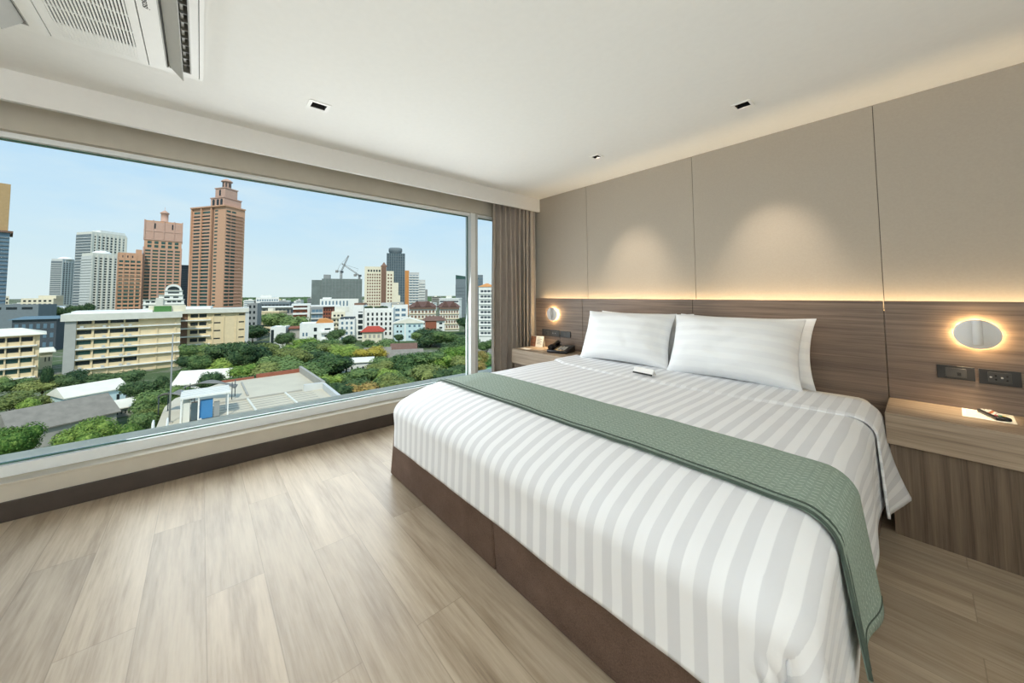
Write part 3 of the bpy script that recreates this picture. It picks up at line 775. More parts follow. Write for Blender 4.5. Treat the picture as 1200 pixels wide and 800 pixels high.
TREES=[('near',-77.8,-22.3,9.5,6.3),
('near',-76.8,-15.8,9.5,7.3),
('near',-75.8,-11.3,8.0,4.8),
('mid',-89.4,-10.2,10.0,5.8),
('olive',-120.2,-33.8,7.0,7.6),
('olive',-139.4,-33.7,7.0,7.9),
('lime',-117.1,-30.6,6.0,3.4),
('olive',-125.0,-27.8,5.2,8.3),
('dark',-137.7,-32.8,10.0,2.2),
('dark',-141.1,-27.9,7.5,6.6),
('dark',-135.6,-22.7,7.0,6.7),
('dark',-133.4,-18.6,7.5,7.3),
('dark',-138.5,-29.5,7.0,5.0),
('mid',-141.2,-39.0,7.0,5.9),
('mid',-142.5,-41.6,8.0,4.3),
('dark',-109.4,-13.4,8.5,5.7),
('dark',-110.1,-9.4,9.0,3.3),
('mid',-139.4,-3.9,6.5,9.5),
('dark',-150.5,2.9,11.5,13.5),
('dark',-127.3,6.7,14.0,9.2),
('lime',-134.0,3.5,8.0,9.4),
('lime',-113.6,6.6,9.0,7.5),
('mid',-135.6,-2.3,10.0,5.8),
('dark',-130.2,11.4,12.0,9.8),
('olive',-141.7,15.9,11.0,9.9),
('olive',-110.4,10.6,9.0,9.3),
('mid',-118.8,15.5,10.0,10.4),
('olive',-124.4,20.5,11.0,9.2),
('dark',-233.1,19.8,11.0,15.5),
('mid',-281.7,38.0,16.5,21.9),
('mid',-214.5,36.4,16.0,15.6),
('mid',-336.0,34.5,12.0,18.8),
('dark',-179.5,25.9,11.0,8.5),
('lime',-160.8,30.7,10.0,13.4),
('mid',-150.5,33.9,10.0,14.3),
('olive',-144.6,36.5,9.0,10.3),
('mid',-102.0,18.2,10.0,10.7),
('mid',-108.2,26.0,10.0,11.1),
('dark',-108.8,29.9,9.0,8.5),
('mid',-83.9,16.9,9.0,7.7),
('dark',-77.0,20.1,9.0,6.8),
('yellow',-129.6,47.2,8.0,9.5),
('mid',-91.4,30.2,8.5,8.8),
('dark',-80.5,24.5,8.5,6.5),
('olive',-98.4,37.7,8.0,7.4),
('orange',-78.2,25.3,8.0,8.4),
('mid',-70.2,25.4,8.0,6.0),
('dark',-71.4,20.5,7.5,5.1),
('mid',-79.4,31.6,8.5,7.3),
('pink',-78.0,31.0,8.0,3.2),
('olive',-75.9,32.2,9.0,7.2),
('mid',-98.8,47.0,9.0,10.6),
('mid',-98.7,52.9,9.5,11.0),
('lime',-95.2,56.2,8.5,9.9),
('olive',-80.1,43.2,9.5,11.3),
('dark',-73.3,44.8,9.0,6.9),
('lime',-70.8,35.1,7.5,7.0),
('mid',-76.7,35.4,8.0,7.0),
('mid',-155.9,63.8,6.8,15.7),
('dark',-161.7,91.2,10.0,18.0),
('mid',-153.4,95.5,9.0,13.3),
('mid',-131.0,94.1,8.0,12.0),
('olive',-87.4,60.8,9.0,9.1),
('lime',-106.2,70.2,8.5,10.1),
('orange',-80.6,59.4,8.5,7.1),
('mid',-70.4,48.8,8.5,7.4),
('dark',-177.2,48.1,11.0,7.2),
('dark',-165.3,49.6,9.0,6.9),
('mid',-251.0,183.0,12.0,10.7),
('dark',-195.0,136.8,12.0,11.7),
('dark',-213.2,53.2,12.0,5.6),
('mid',-423.0,290.4,16.0,17.5),
('dark',-960.9,145.2,12.0,26.1),
('dark',-393.2,-67.9,23.0,6.8),
('dark',-433.0,-83.2,21.0,13.3),
('dark',-416.7,-86.2,20.0,8.6),
('mid',-109.8,87.3,9.0,7.0),
('orange',-90.4,70.3,8.5,5.2),
('dark',-168.0,137.4,9.0,10.7),
('lime',-81.5,-21.4,4.5,2.8),
('lime',-82.1,-23.6,4.0,2.7),
('mid',-163.7,84.7,8.0,6.2),
('dark',-170.8,77.5,7.0,5.3),
('mid',-159.4,57.0,7.0,5.4),
('mid',-101.0,-6.2,8.0,4.8),
('mid',-169.5,-5.8,10.0,5.4),
('olive',-84.6,-9.3,8.0,4.3),
('mid',-82.9,-10.8,7.5,4.1),
('lime',-92.5,14.2,8.5,6.9),
('mid',-94.5,10.9,8.0,5.6),
('dark',-98.4,7.0,8.5,5.6),
('mid',-102.1,3.9,8.5,5.5),
('dark',-108.1,-0.9,9.0,5.5),
('lime',-64.7,42.8,7.4,6.1),
('dark',-156.5,16.6,4.7,10.9),
('dark',-139.5,7.7,4.4,9.9),
('dark',-152.5,-5.0,7.2,8.1),
('mid',-114.0,63.2,4.9,9.4),
('mid',-64.7,34.3,6.6,5.9),
('olive',-89.6,25.2,5.8,6.0),
('lime',-177.1,14.5,4.2,9.5),
('dark',-82.0,7.8,8.3,6.3),
('dark',-79.1,52.1,8.1,7.9),
('lime',-138.9,24.4,8.0,11.3),
('lime',-84.7,34.8,8.3,6.4),
('mid',-113.0,-4.8,4.7,6.9),
('olive',-160.4,-0.2,7.9,9.0),
('mid',-107.5,44.2,7.6,10.4),
('mid',-118.3,9.8,6.1,8.6),
('mid',-86.6,44.5,7.8,9.2),
('mid',-103.3,30.8,5.1,7.4),
('olive',-118.4,51.9,5.0,12.0),
('mid',-115.5,75.8,7.8,12.5),
('mid',-126.2,33.2,5.9,10.4),
('mid',-169.6,7.7,5.1,11.8),
('mid',-89.4,51.2,5.6,10.0),
('olive',-103.8,36.0,5.2,9.7),
('mid',-129.9,37.0,4.8,10.0),
('lime',-96.5,23.8,6.4,8.6),
('mid',-114.6,24.5,5.5,6.6),
('mid',-112.7,52.3,4.4,10.9),
('olive',-182.0,3.3,6.0,9.5),
('olive',-58.5,36.0,7.7,7.0),
('lime',-152.9,10.5,4.7,10.9),
('dark',-136.8,18.9,6.0,7.3),
('dark',-92.1,19.8,6.9,6.8),
('dark',-147.1,15.8,7.4,9.6),
('dark',-174.7,5.6,5.6,11.1),
('olive',-55.1,41.6,7.4,5.8),
('mid',-147.2,8.2,4.8,7.8),
('dark',-87.8,0.4,8.4,5.2),
('dark',-168.8,18.6,6.6,11.1),
('mid',-149.7,20.7,7.8,8.6),
('mid',-104.6,79.3,5.9,11.9),
('mid',-104.1,9.0,6.0,7.0),
('mid',-94.8,0.2,6.5,6.1),
('mid',-145.1,28.0,7.7,11.6),
('lime',-107.4,57.8,4.6,8.8),
('dark',-80.0,12.8,8.5,6.2),
('lime',-107.2,52.3,4.7,9.5),
('lime',-87.7,7.8,6.7,6.6),
('dark',-134.0,28.4,8.0,9.0),
('mid',-185.0,-4.1,7.6,11.7),
('mid',-161.0,23.3,5.4,8.6),
('dark',-134.0,42.1,4.4,10.7),
('mid',-131.1,21.1,6.0,7.4),
('dark',-139.1,31.6,4.6,10.2),
('mid',-153.4,47.2,5.8,13.6),
('mid',-93.4,44.0,5.6,6.6),
('lime',-139.3,39.4,8.5,10.5),
('dark',-135.4,90.7,5.7,15.5),
('dark',-108.3,19.4,6.8,7.3),
('mid',-92.6,36.2,5.7,6.3),
('lime',-126.7,26.3,4.1,10.0),
('lime',-135.4,35.3,5.6,10.0),]
def hash_(k): return sum(ord(c)*(i+3) for i, c in enumerate(k))

# ------------------------------------------------------------------ the city outside (metres; street level at z = G)
G = -26.0
def cmat(name, rgb, var=.05, scale=.6, rough=.8): return plain(name, rgb, rough, var, scale, .3)
C = dict(white=cmat('white_render', (236,236,230)), offwhite=cmat('offwhite_render', (222,220,208)), cream=cmat('cream_render', (230,221,196)), beige=cmat('beige_render', (228,208,170)),
    pale=cmat('pale_grey_render', (205,206,202)), grey=cmat('grey_render', (150,152,150)), dgrey=cmat('dark_grey_cladding', (78,86,92)), terra=cmat('terracotta_render', (206,162,132)),
    pinkish=cmat('dusty_pink_render', (200,164,146)), brown=cmat('brown_render', (128,100,84)), blue=cmat('pale_blue_render', (205,226,228)), win=cmat('dark_window_glass', (46,54,56), .2, .25, .25),
    gwin=cmat('green_window_glass', (58,88,82), .2, .25, .2), bwin=cmat('blue_grey_window_glass', (104,130,146), .2, .2, .2), netting=cmat('grey_green_netting', (118,128,124), .12, .2),
    redtile=cmat('red_roof_tiles', (176,74,58), .12, 1.2), browntile=cmat('brown_roof_tiles', (120,92,80), .12, 1.2), thaitile=cmat('dark_brown_roof_tiles', (106,80,72), .12, .8),
    greytile=cmat('grey_roof_tiles', (140,134,124), .12, .9), sheet=cmat('pale_sheet_roof', (232,228,212), .05, .5), teal=cmat('teal_sheet_roof', (104,128,140), .08, .5),
    orange=cmat('orange_render', (214,150,90)), brick=cmat('red_brick', (150,92,72), .1, 2), green=cmat('green_hoarding', (84,132,74)), steel=cmat('crane_steel', (150,146,140)), glassdk=cmat('dark_glass_wall', (84,100,106), .2, .1, .2),
    slate=cmat('blue_grey_cladding', (120,130,134)), tan=cmat('tan_cladding', (188,156,112)), bluebox=cmat('blue_paint', (70,130,180)), endgrey=cmat('grey_end_wall_render', (176,176,170)), roofcream=cmat('cream_roof_screed', (206,197,176), .06, .4), mint=cmat('mint_roof_paint', (150,214,172)), concrete=cmat('old_concrete', (172,168,158), .1, .5))

BIN = {}
def shared_box(w, h, d, mat):
    k = (round(w,2), round(h,2), round(d,2), mat.name)
    if k not in BIN:
        m = MB(); m.box(-w/2, w/2, -d/2, d/2, 0, h); bmesh.ops.recalc_face_normals(m.bm, faces=m.bm.faces)
        me = bpy.data.meshes.new('pane'); m.bm.to_mesh(me); m.bm.free(); me.materials.append(mat); BIN[k] = me
    return BIN[k]
class Bld:
    def __init__(s, name, label, key, wall, group=None, cat='building', parapet=.8, roofmat=None, top=None):
        x, y, rot, w, d, h = BLD[key] if isinstance(key, str) else key
        s.w, s.d, s.h = w, d, h; s.extra = []; s.nw = 0
        s.t = thing(name, label, cat, (x, y, G), R(rot), group)
        m = MB(); m.box(0, w, 0, d, 0, h)
        if parapet > 0:
            e = min(.35, w*.05)
            for q in ((0,w,0,e),(0,w,d-e,d),(0,e,e,d-e),(w-e,w,e,d-e)): m.box(q[0], q[1], q[2], q[3], h, h+parapet)
        m.build('walls', C[wall], s.t)
    def face(s, f, a, out, z):
        if f == 'F': return (a, -out, z), 0
        if f == 'L': return (-out, a, z), math.pi/2
        return (s.w+out, a, z), math.pi/2
    def len(s, f): return s.w if f == 'F' else s.d
    def put(s, name, mesh, f, a, z, out=.03):
        o = bpy.data.objects.new(name, mesh); col.objects.link(o); o.parent = s.t
        o.location, rz = s.face(f, a, out, z); o.rotation_euler = (0, 0, rz); return o
    def windows(s, f, u0, u1, n, z0, z1, rows, fw=.6, fh=.5, mat='win', name='window', proud=.05):
        """n x rows windows between the fractions u0..u1 of a face and the heights z0..z1"""
        Ln = s.len(f); du = (u1-u0)*Ln/n; dz = (z1-z0)/rows
        me = shared_box(du*fw, dz*fh, proud*2, C[mat]); rest = []
        for r in range(rows):
            for k in range(n):
                a = u0*Ln+du*(k+.5); z = z0+dz*r+dz*(1-fh)/2
                if s.nw < 100: s.put(name, me, f, a, z, 0); s.nw += 1
                else: rest.append((a, z))
        if rest:
            s.extra.append((f, rest, du*fw, dz*fh, proud, mat, name))
        return s
    def bands(s, f, u0, u1, z0, z1, rows, hgt, out, mat, name='balcony'):
        Ln = s.len(f); dz = (z1-z0)/rows; me = shared_box((u1-u0)*Ln, hgt, out, C[mat])
        for r in range(rows): s.put(name, me, f, (u0+u1)/2*Ln, z0+dz*r, out/2)
        return s
    def fins(s, f, us, wid, out, z0, z1, mat, name='pilaster'):
        Ln = s.len(f); me = shared_box(wid, z1-z0, out, C[mat])
        for u in us: s.put(name, me, f, u*Ln, z0, out/2)
        return s
    def blk(s, name, x0, x1, y0, y1, z0, z1, mat, bevel=0):
        m = MB(); m.box(x0, x1, y0, y1, z0, z1, bevel=bevel); return m.build(name, C[mat], s.t)
    def hip(s, z, rise, mat, over=.6, ridge=.5, name='roof', x0=None, x1=None, y0=None, y1=None):
        x0 = -over if x0 is None else x0; x1 = s.w+over if x1 is None else x1; y0 = -over if y0 is None else y0; y1 = s.d+over if y1 is None else y1
        m = MB(); b = [m.bm.verts.new(p) for p in ((x0,y0,z),(x1,y0,z),(x1,y1,z),(x0,y1,z))]
        c = [m.bm.verts.new(p) for p in ((x0,y0,z+.2),(x1,y0,z+.2),(x1,y1,z+.2),(x0,y1,z+.2))]
        ym = (y0+y1)/2; k = min((x1-x0)*.5*ridge, (x1-x0)*.49)
        r0, r1 = m.bm.verts.new((x0+k, ym, z+rise)), m.bm.verts.new((x1-k, ym, z+rise))
        m.bm.faces.new(b[::-1])
        for i in range(4): m.bm.faces.new((b[i], b[(i+1)%4], c[(i+1)%4], c[i]))
        m.bm.faces.new((c[0], c[1], r1, r0)); m.bm.faces.new((c[1], c[2], r1)); m.bm.faces.new((c[2], c[3], r0, r1)); m.bm.faces.new((c[3], c[0], r0))
        return m.build(name, C[mat], s.t)
    def done(s):
        for i, (f, rest, w, h, pr, mat, name) in enumerate(s.extra):
            m = MB()
            for a, z in rest:
                p, rz = s.face(f, a, 0, z)
                hx, hy = (w/2, pr) if f == 'F' else (pr, w/2)
                m.box(p[0]-hx, p[0]+hx, p[1]-hy, p[1]+hy, z, z+h)
            m.build(name, C[mat], s.t)['kind'] = 'stuff'
        return s
    def roofkit(s, seed, n=2):
        r = random.Random(seed)
        for k in range(n):
            a, b = r.uniform(.15, .7)*s.w, r.uniform(.2, .6)*s.d; q = r.uniform(.08, .2)*s.w
            s.blk('roof_room', a, a+q+1, b, min(s.d-.5, b+q+1), s.h, s.h+r.uniform(1.6, 3), 'offwhite')
        return s

# --- school: two beige wings with a stair between them
b = Bld('school_wing', 'long beige school wing with a grey end wall and railed walkways', 'school_a', 'beige', parapet=.3)
fl = 3.45
for k in range(5):
    z = b.h-3.7-fl*k
    b.windows('F', .07, .60, 4, z+1.25, z+2.75, 1, .88, .9, 'gwin' if k in (2, 3) else 'win', proud=.04)
b.bands('F', .0, 1.0, b.h-.6-fl*5, b.h-.6, 5, .42, 1.0, 'white', 'walkway_slab')
b.fins('F', [.075, .21, .34, .47, .60, .77, .95], .35, .35, 0, b.h-1, 'beige')
b.blk('end_wall', -.3, 2.2, -1.2, 14, 0, b.h-.4, 'endgrey')
b.blk('roof', -1.2, b.w+.3, -1.9, 15, b.h-1.2, b.h+1.1, 'offwhite'); b.blk('roof_sheet', .8, b.w*.72, .3, 13, b.h+1.1, b.h+1.9, 'white')
b.blk('hoarding', b.w*.73, b.w*.9, .0, 1.0, b.h+1.1, b.h+3.3, 'green'); b.blk('roof_room', b.w*.68, b.w*1.05, 1.0, 8, b.h+1.1, b.h+3.4, 'cream')
for k in range(5):
    for u in (.12, .3, .45, .52): b.blk('condenser', b.w*u-.4, b.w*u+.4, -1.0, -.4, b.h-.15-fl*(k+1), b.h+.45-fl*(k+1), 'pale')
b.done()
b = Bld('school_wing', 'plainer right-hand beige school wing with narrow slit windows', 'school_b', 'beige', parapet=.3)
for k in range(5):
    z = b.h-3.5-fl*k
    b.windows('F', .02, .30, 2, z+.5, z+3, 1, .85, .62, 'win', proud=.04)
    b.windows('F', .41, .53, 1, z+1.6, z+2.2, 1, .9, .9, 'win', proud=.04); b.windows('F', .83, .95, 1, z+1.6, z+2.2, 1, .8, .9, 'win', proud=.04)
    b.windows('F', -.13, .0, 1, z, z+3.3, 1, .8, .8, 'brown', 'stair_opening', proud=.04)
b.bands('F', -.13, .36, b.h-.4-fl*5, b.h-.4, 5, .42, 1.2, 'white', 'walkway_slab')
b.fins('F', [.0, .30, .40, .58, .80], .4, .3, 0, b.h-1, 'beige')
b.blk('end_pier', b.w-.9, b.w+.5, -.9, 12, 0, b.h+.1, 'pale'); b.blk('roof', -4, b.w+.4, -1.3, 14, b.h-.7, b.h+1.2, 'offwhite')
b.blk('roof_sheet', -3.5, b.w*.35, 0, 12, b.h+1.2, b.h+2.1, 'white'); b.blk('stair_core', -4.6, -.2, 1.5, 10, 0, b.h-.7, 'concrete'); b.done()
b = Bld('school_block', 'beige school block with a pale hipped roof at the left edge of the view', 'school_left', 'beige', parapet=0)
for k in range(4):
    z = b.h-3.2-fl*k
    b.windows('F', .02, .92, 5, z+1.1, z+2.7, 1, .86, .9, 'gwin' if k in (2, 3) else 'win', proud=.04)
b.bands('F', 0, .97, b.h-3.7-fl*3, b.h-3.7+fl, 4, .42, 1.0, 'white', 'walkway_slab'); b.fins('F', [.02, .2, .38, .56, .74, .92], .35, .35, 0, b.h, 'beige')
b.hip(b.h, 2.2, 'sheet', 1.4, .6); b.done()

# --- towers on the skyline
b = Bld('office_tower', 'grey glass tower cut by the left edge of the window', 'edge_tower', 'bwin', parapet=0)
b.bands('F', 0, 1, 4, b.h-2, 24, .9, .5, 'slate', 'spandrel'); b.blk('ledge', -.5, b.w+1.4, -1.6, b.d, b.h-.8, b.h+.6, 'brown')
b.blk('upper_storeys', 2, b.w-1.0, 2, b.d-2, b.h, b.h+36, 'tan'); b.done()
def grey_apt(key, label, wall, side, cols_, rows, dome):
    b = Bld('apartment_tower', label, key, wall, parapet=1.5)
    b.windows('F', .04, .96, cols_, 6, b.h-5, rows, .5, .55, 'win')
    b.fins('F', [i/cols_ for i in range(cols_+1)], b.w/cols_*.30, .9, 0, b.h-2, wall)
    b.blk('side_wall', -.5, .4, 0, b.d, 0, b.h-3, side)
    b.bands('L', .02, .98, 4, b.h-5, rows, 1.3, 1.3, 'pale', 'side_balcony')
    b.windows('L', .1, .9, 3, 6, b.h-5, rows//2, .5, .7, 'gwin')
    if dome:
        m = MB(); m.lathe([(b.w*.36*math.cos(a), b.h+1.2+b.w*.18*math.sin(a)) for a in [k*math.pi/16 for k in range(9)]], 20, M=Matrix.Translation((b.w*.5, b.d*.4, 0)), cap=False); m.build('roof_dome', C['white'], b.t)
    else: b.blk('roof_room', b.w*.25, b.w*.98, 2, b.d*.6, b.h, b.h+6, 'white')
    return b.done()
grey_apt('grey_tower', 'shortest of the grey-white apartment towers, at the left', 'pale', 'slate', 5, 22, True)
grey_apt('white_back', 'tallest pale apartment tower with a white roof room', 'offwhite', 'slate', 8, 26, False)
grey_apt('white_front', 'pale apartment tower standing before the tallest pale one', 'offwhite', 'pale', 5, 20, True)

b = Bld('hotel_tower', 'terracotta stepped tower with a turret and pink crown behind the school', 'terra_high', 'terra', parapet=0)
H2 = b.h; b.windows('F', .02, .98, 5, 4, H2*.70, 20, .82, .55, 'gwin'); b.fins('F', [0, .2, .4, .6, .8, 1], 1.6, .8, 0, H2*.72, 'pinkish')
b.windows('F', .05, .95, 5, H2*.71, H2*.79, 2, .6, .7, 'gwin'); b.blk('cornice', -.8, b.w+.8, -.8, b.d, H2*.795, H2*.81, 'pinkish'); b.blk('crown', -.3, b.w+.3, -.5, b.d, H2*.81, H2*.985, 'pinkish')
b.blk('cornice', -.8, b.w+.8, -.9, b.d, H2*.885, H2*.90, 'pinkish'); b.windows('F', .15, .85, 3, H2*.91, H2*.98, 1, .16, .8, 'win', proud=.6)
b.fins('F', [0, .22, .5, .78, 1], 1.4, 1.2, H2*.81, H2*1.005, 'pinkish')
m = MB(); m.lathe([(2.8, -1), (2.8, .4), (4.6, 1.0), (4.6, 1.6), (4.0, 1.7), (4.0, 12), (5.0, 12.6), (5.0, 13.6), (2.4, 16), (.2, 17.5), (.15, 22)], 16, M=Matrix.Translation((b.w*.5, b.d*.3, H2))); m.build('turret', C['pinkish'], b.t)
b.done()
b = Bld('hotel_wing', 'lower terracotta wing joined to the left of the turreted terracotta tower', 'terra_low', 'terra', parapet=1)
b.windows('F', .03, .97, 4, 3, b.h-8, 15, .78, .58, 'gwin'); b.fins('F', [0, .24, .5, .76, 1], 1.0, .7, 0, b.h, 'terra'); b.bands('F', 0, 1, 6, b.h-9, 13, .7, .9, 'terra')
b.blk('upper_step', b.w*.72, b.w-.2, 2, 18, b.h, b.h+6, 'terra'); b.windows('F', .1, .7, 3, b.h-6, b.h-2, 1, .25, .7, 'win'); b.done()

b = Bld('condominium_tower', 'tall orange tower with a stepped pink crown and cupola', 'orange', 'terra', parapet=.8)
H3, w = b.h, b.w
b.windows('F', .05, .58, 1, 5, H3-4, 30, .98, .62, 'gwin', 'balcony_glazing'); b.bands('F', .04, .60, 5, H3-6, 30, .7, 1.2, 'pinkish'); b.fins('F', [.0, .30, .60], 1.8, 1.7, 0, H3, 'terra')
b.fins('F', [.645], 1.7, .5, 0, H3-1, 'brown', 'dark_recess'); b.windows('F', .68, .78, 1, 5, H3-3, 30, .9, .42, 'gwin')
b.windows('R', .02, .55, 2, 5, H3-4, 30, .8, .5, 'gwin'); b.bands('R', .05, .9, 5, H3-6, 30, .6, 1.4, 'pinkish')
b.blk('roof_cornice', -1.2, w+1.2, -2.4, b.d, H3-.6, H3+1.0, 'terra')
cx = w*.72
def stage(n, hw, z0, z1, mat='pinkish'):
    b.blk(n, cx-hw, cx+hw, 12-hw, 12+hw, z0, z1, mat); b.blk('stage_cornice', cx-hw-.7, cx+hw+.7, 11.3-hw, 12.7+hw, z1-1.1, z1, mat)
stage('crown_stage', 11, H3, H3+12); stage('crown_stage', 8, H3+12, H3+25)
for px in (-6, 1, 7):
    m = MB(); m.prism([(1.6*math.cos(k*math.pi/8), 3+1.6*math.sin(k*math.pi/8)) for k in range(9)] + [(-1.6, -3), (1.6, -3)], 0, .6, M=Matrix.Translation((cx+px, 1.1, H3+5)) @ Matrix.Rotation(R(90), 4, 'X')); m.build('arched_window', C['win'], b.t)
b.blk('crown_slot', cx-1.2, cx+1.2, 3.6, 4, H3+15, H3+22, 'win')
m = MB(); m.lathe([(5.6, 0), (5.6, .8), (4.6, 1), (4.6, 8.5), (6.2, 9), (6.2, 10), (4.8, 11.2), (2.6, 12.6), (.3, 13.6)], 8, M=Matrix.Translation((cx, 12, H3+25)), smooth=False); m.build('cupola', C['pinkish'], b.t)
for k in range(8):
    a = k*math.pi/4; m = MB(); m.box(-.9, .9, -.15, .15, H3+27, H3+33, M=Matrix.Translation((cx+4.4*math.cos(a), 12+4.4*math.sin(a), 0)) @ Matrix.Rotation(a+math.pi/2, 4, 'Z')); m.build('cupola_opening', C['win'], b.t)
b.done()

b = Bld('stepped_building', 'white stepped building with a rounded arched top before the terracotta tower', 'stepped', 'white', parapet=.3)
w = b.w; H4 = 22.6
bpy.data.objects.remove([o for o in bpy.data.objects if o.parent is b.t][0])
prof = [(0, w, 0, 20), (0, w, 20, 24), (w*.36, w*.97, 24, 28), (w*.5, w*.95, 28, 32)]
for x0, x1, z0, z1 in prof: b.blk('storey', x0, x1, 0, b.d, z0, z1, 'white'); b.blk('storey_ledge', x0-.5, x1+.5, -.8, b.d, z1-.5, z1, 'offwhite')
m = MB(); n_ = 14; rr = w*.21; m.prism([(rr*math.cos(math.pi*k/n_), rr*math.sin(math.pi*k/n_)) for k in range(n_+1)], 0, b.d, M=Matrix.Translation((w*.72, b.d, 32)) @ Matrix.Rotation(R(90), 4, 'X')); m.build('arched_top', C['white'], b.t)
m = MB(); rr *= .72; m.prism([(rr*math.cos(math.pi*k/n_), rr*.8*math.sin(math.pi*k/n_)) for k in range(n_+1)], 0, .3, M=Matrix.Translation((w*.72, .02, 32.4)) @ Matrix.Rotation(R(90), 4, 'X')); m.build('arched_window', C['win'], b.t)
b.windows('F', .04, .30, 2, 20.6, 23.4, 1, .7, .5); b.windows('F', .56, .94, 3, 20.6, 23.4, 1, .8, .5); b.windows('F', .45, .9, 2, 24.4, 27.4, 1, .6, .4); b.windows('F', .55, .9, 1, 28.4, 31.4, 1, .8, .4); b.windows('F', .04, .94, 6, 16, 19.5, 1, .7, .5)
b.blk('stair_tower', w*.30, w*.48, -2, 0, 0, 25.5, 'offwhite'); b.done()
b = Bld('slim_tower', 'dark grey slim tower between the terracotta and the orange towers', 'slim', 'dgrey', parapet=1.5)
b.bands('F', .05, .95, 3, b.h-3, 24, .6, .3, 'slate', 'spandrel'); m = MB(); m.tube([(b.w*.7, 5, b.h), (b.w*.7, 5, b.h+14)], .5, 6); m.build('mast', C['steel'], b.t); b.done()
b = Bld('office_tower', 'small pale blue glass tower just right of the orange tower', 'glass_small', 'bwin', parapet=1)
b.bands('F', 0, 1, 3, b.h-2, 12, 1.6, .3, 'pale', 'spandrel'); b.blk('roof_band', -.3, b.w+.3, -.3, b.d, b.h-8, b.h-1, 'glassdk'); b.done()

# --- middle of the skyline
b = Bld('building_under_construction', 'wide grey building wrapped in netting under two cranes', 'net_b', 'netting', parapet=0)
b.fins('F', [i/12 for i in range(13)], .3, .25, 0, b.h, 'grey', 'scaffold_standard'); b.bands('F', 0, 1, 3, b.h, 12, .2, .25, 'grey', 'scaffold_deck')
b.blk('annexe', -11, -.5, 3, 24, 0, b.h-1.5, 'netting'); b.blk('lift_core', 1, 8, 6, 16, b.h, b.h+5, 'grey'); b.done()
def crane(label, x, y, z0, mast, jib, ang, yaw):
    t = thing('tower_crane', label, 'crane', (x, y, G+z0), yaw)
    def lattice(m, p, q, s, n):
        p, q = Vector(p), Vector(q); d = (q-p).normalized(); u = d.cross(Vector((0,1,0))).normalized()*s; v = Vector((0,1,0))*s
        c = [u+v, u-v, -u-v, -u+v]
        for k in c: m.tube([p+k, q+k], s*.22, 4)
        for i in range(n):
            a, b_ = p.lerp(q, i/n), p.lerp(q, (i+1)/n)
            for j in range(4): m.tube([a+c[j], b_+c[(j+1)%4]], s*.16, 4)
    m = MB(); lattice(m, (0,0,0), (0,0,mast), .9, 8); m.build('mast', C['steel'], t)
    m = MB(); e = (jib*math.cos(ang), 0, mast+jib*math.sin(ang)); lattice(m, (0,0,mast), e, .6, 12); m.build('jib', C['steel'], t)
    m = MB(); lattice(m, (0,0,mast), (-5,0,mast+1), .7, 3); m.box(-6.5, -4, -1.2, 1.2, mast-1.2, mast+1.6); m.build('counter_jib', C['steel'], t)
    m = MB(); m.box(-.2, 2.2, -1.2, 1.2, mast-1.5, mast+.8); m.build('cab', C['dgrey'], t)
    m = MB(); m.tube([(-4.5,0,mast+1.4), (-1.5,0,mast+8), e], .14, 4); m.build('tie_rope', C['steel'], t)
crane('tower crane with a steep jib on the netted building, the left one', -434.5, 125.5, BLD['net_b'][5], 9, 21, R(66), R(50.6))
crane('tower crane with a long leaning jib on the netted building, the right one', -433.0, 146.5, BLD['net_b'][5], 5, 26, R(146), R(50.6))
b = Bld('apartment_tower', 'cream apartment tower with a brown spine before the dark tower', 'cream_l', 'cream', parapet=1.2)
b.windows('F', .12, .95, 6, 3, b.h-5, 16, .6, .6, 'brown'); b.windows('F', .15, .95, 5, b.h-4, b.h-1.5, 1, .6, .8, 'win')
b.blk('spine', b.w-.4, b.w+4.2, -1.5, 20, 0, b.h+2, 'brown'); b.blk('right_wing', b.w+4.2, b.w+11, -2.5, 20, 0, b.h-3, 'cream'); b.blk('low_wing', b.w+10.8, b.w+15.4, -3, 18, 0, b.h-14, 'cream'); b.blk('low_wing', b.w+15.4, b.w+17.2, -3, 18, 0, b.h-26, 'cream')
for r in range(14):
    for k in range(2): b.blk('window', b.w+5.4+2.6*k, b.w+6.8+2.6*k, -2.6, -2.4, 5+3.1*r, 6.6+3.1*r, 'brown')
m = MB(); m.lathe([(4.5, 0), (2.2, 2), (.3, 4.2)], 4, M=Matrix.Translation((b.w+2, 3, b.h+1.6)) @ Matrix.Rotation(R(45), 4, 'Z'), smooth=False); m.build('roof_peak', C['brown'], b.t); b.done()
b = Bld('office_tower', 'tall dark blue-green glass tower with a round roof deck', 'dark', 'glassdk', parapet=0)
b.fins('F', [i/8 for i in range(9)], .7, .5, 0, b.h, 'slate', 'mullion'); b.bands('F', 0, 1, 3, b.h-1, 24, .5, .35, 'slate', 'spandrel')
bpy.data.objects['walls'] if False else None
m = MB(); m.lathe([(7.4, 0), (7.4, 4), (8.2, 5), (8.2, 8.5), (7.4, 9.4), (3, 9.8)], 24, M=Matrix.Translation((b.w*.46, 10, b.h-2))); m.build('roof_deck', C['slate'], b.t); b.done()
b = Bld('apartment_tower', 'pale striped apartment tower with an orange edge, right of the dark tower', 'ow_m', 'pale', parapet=1)
b.bands('F', 0, 1, 3, b.h-2, 15, 1.5, .9, 'white'); b.windows('F', .05, .95, 3, 3, b.h-2, 15, .8, .5, 'bwin'); b.blk('orange_edge', -6.8, -.1, 1, 20, 0, b.h+3.5, 'orange'); b.blk('right_step', b.w, b.w+8.4, 2, 20, 0, b.h-9, 'pale'); b.blk('last_step', b.w+8.4, b.w+11.5, 4, 20, 0, b.h-22, 'grey')
b.bands('F', 1.02, 1.6, 3, b.h-10, 12, 1.2, .3, 'white'); b.done()
b = Bld('office_block', 'dark glass office block with a sloping top, left of the window mullion', 'rglass', 'slate', parapet=0)
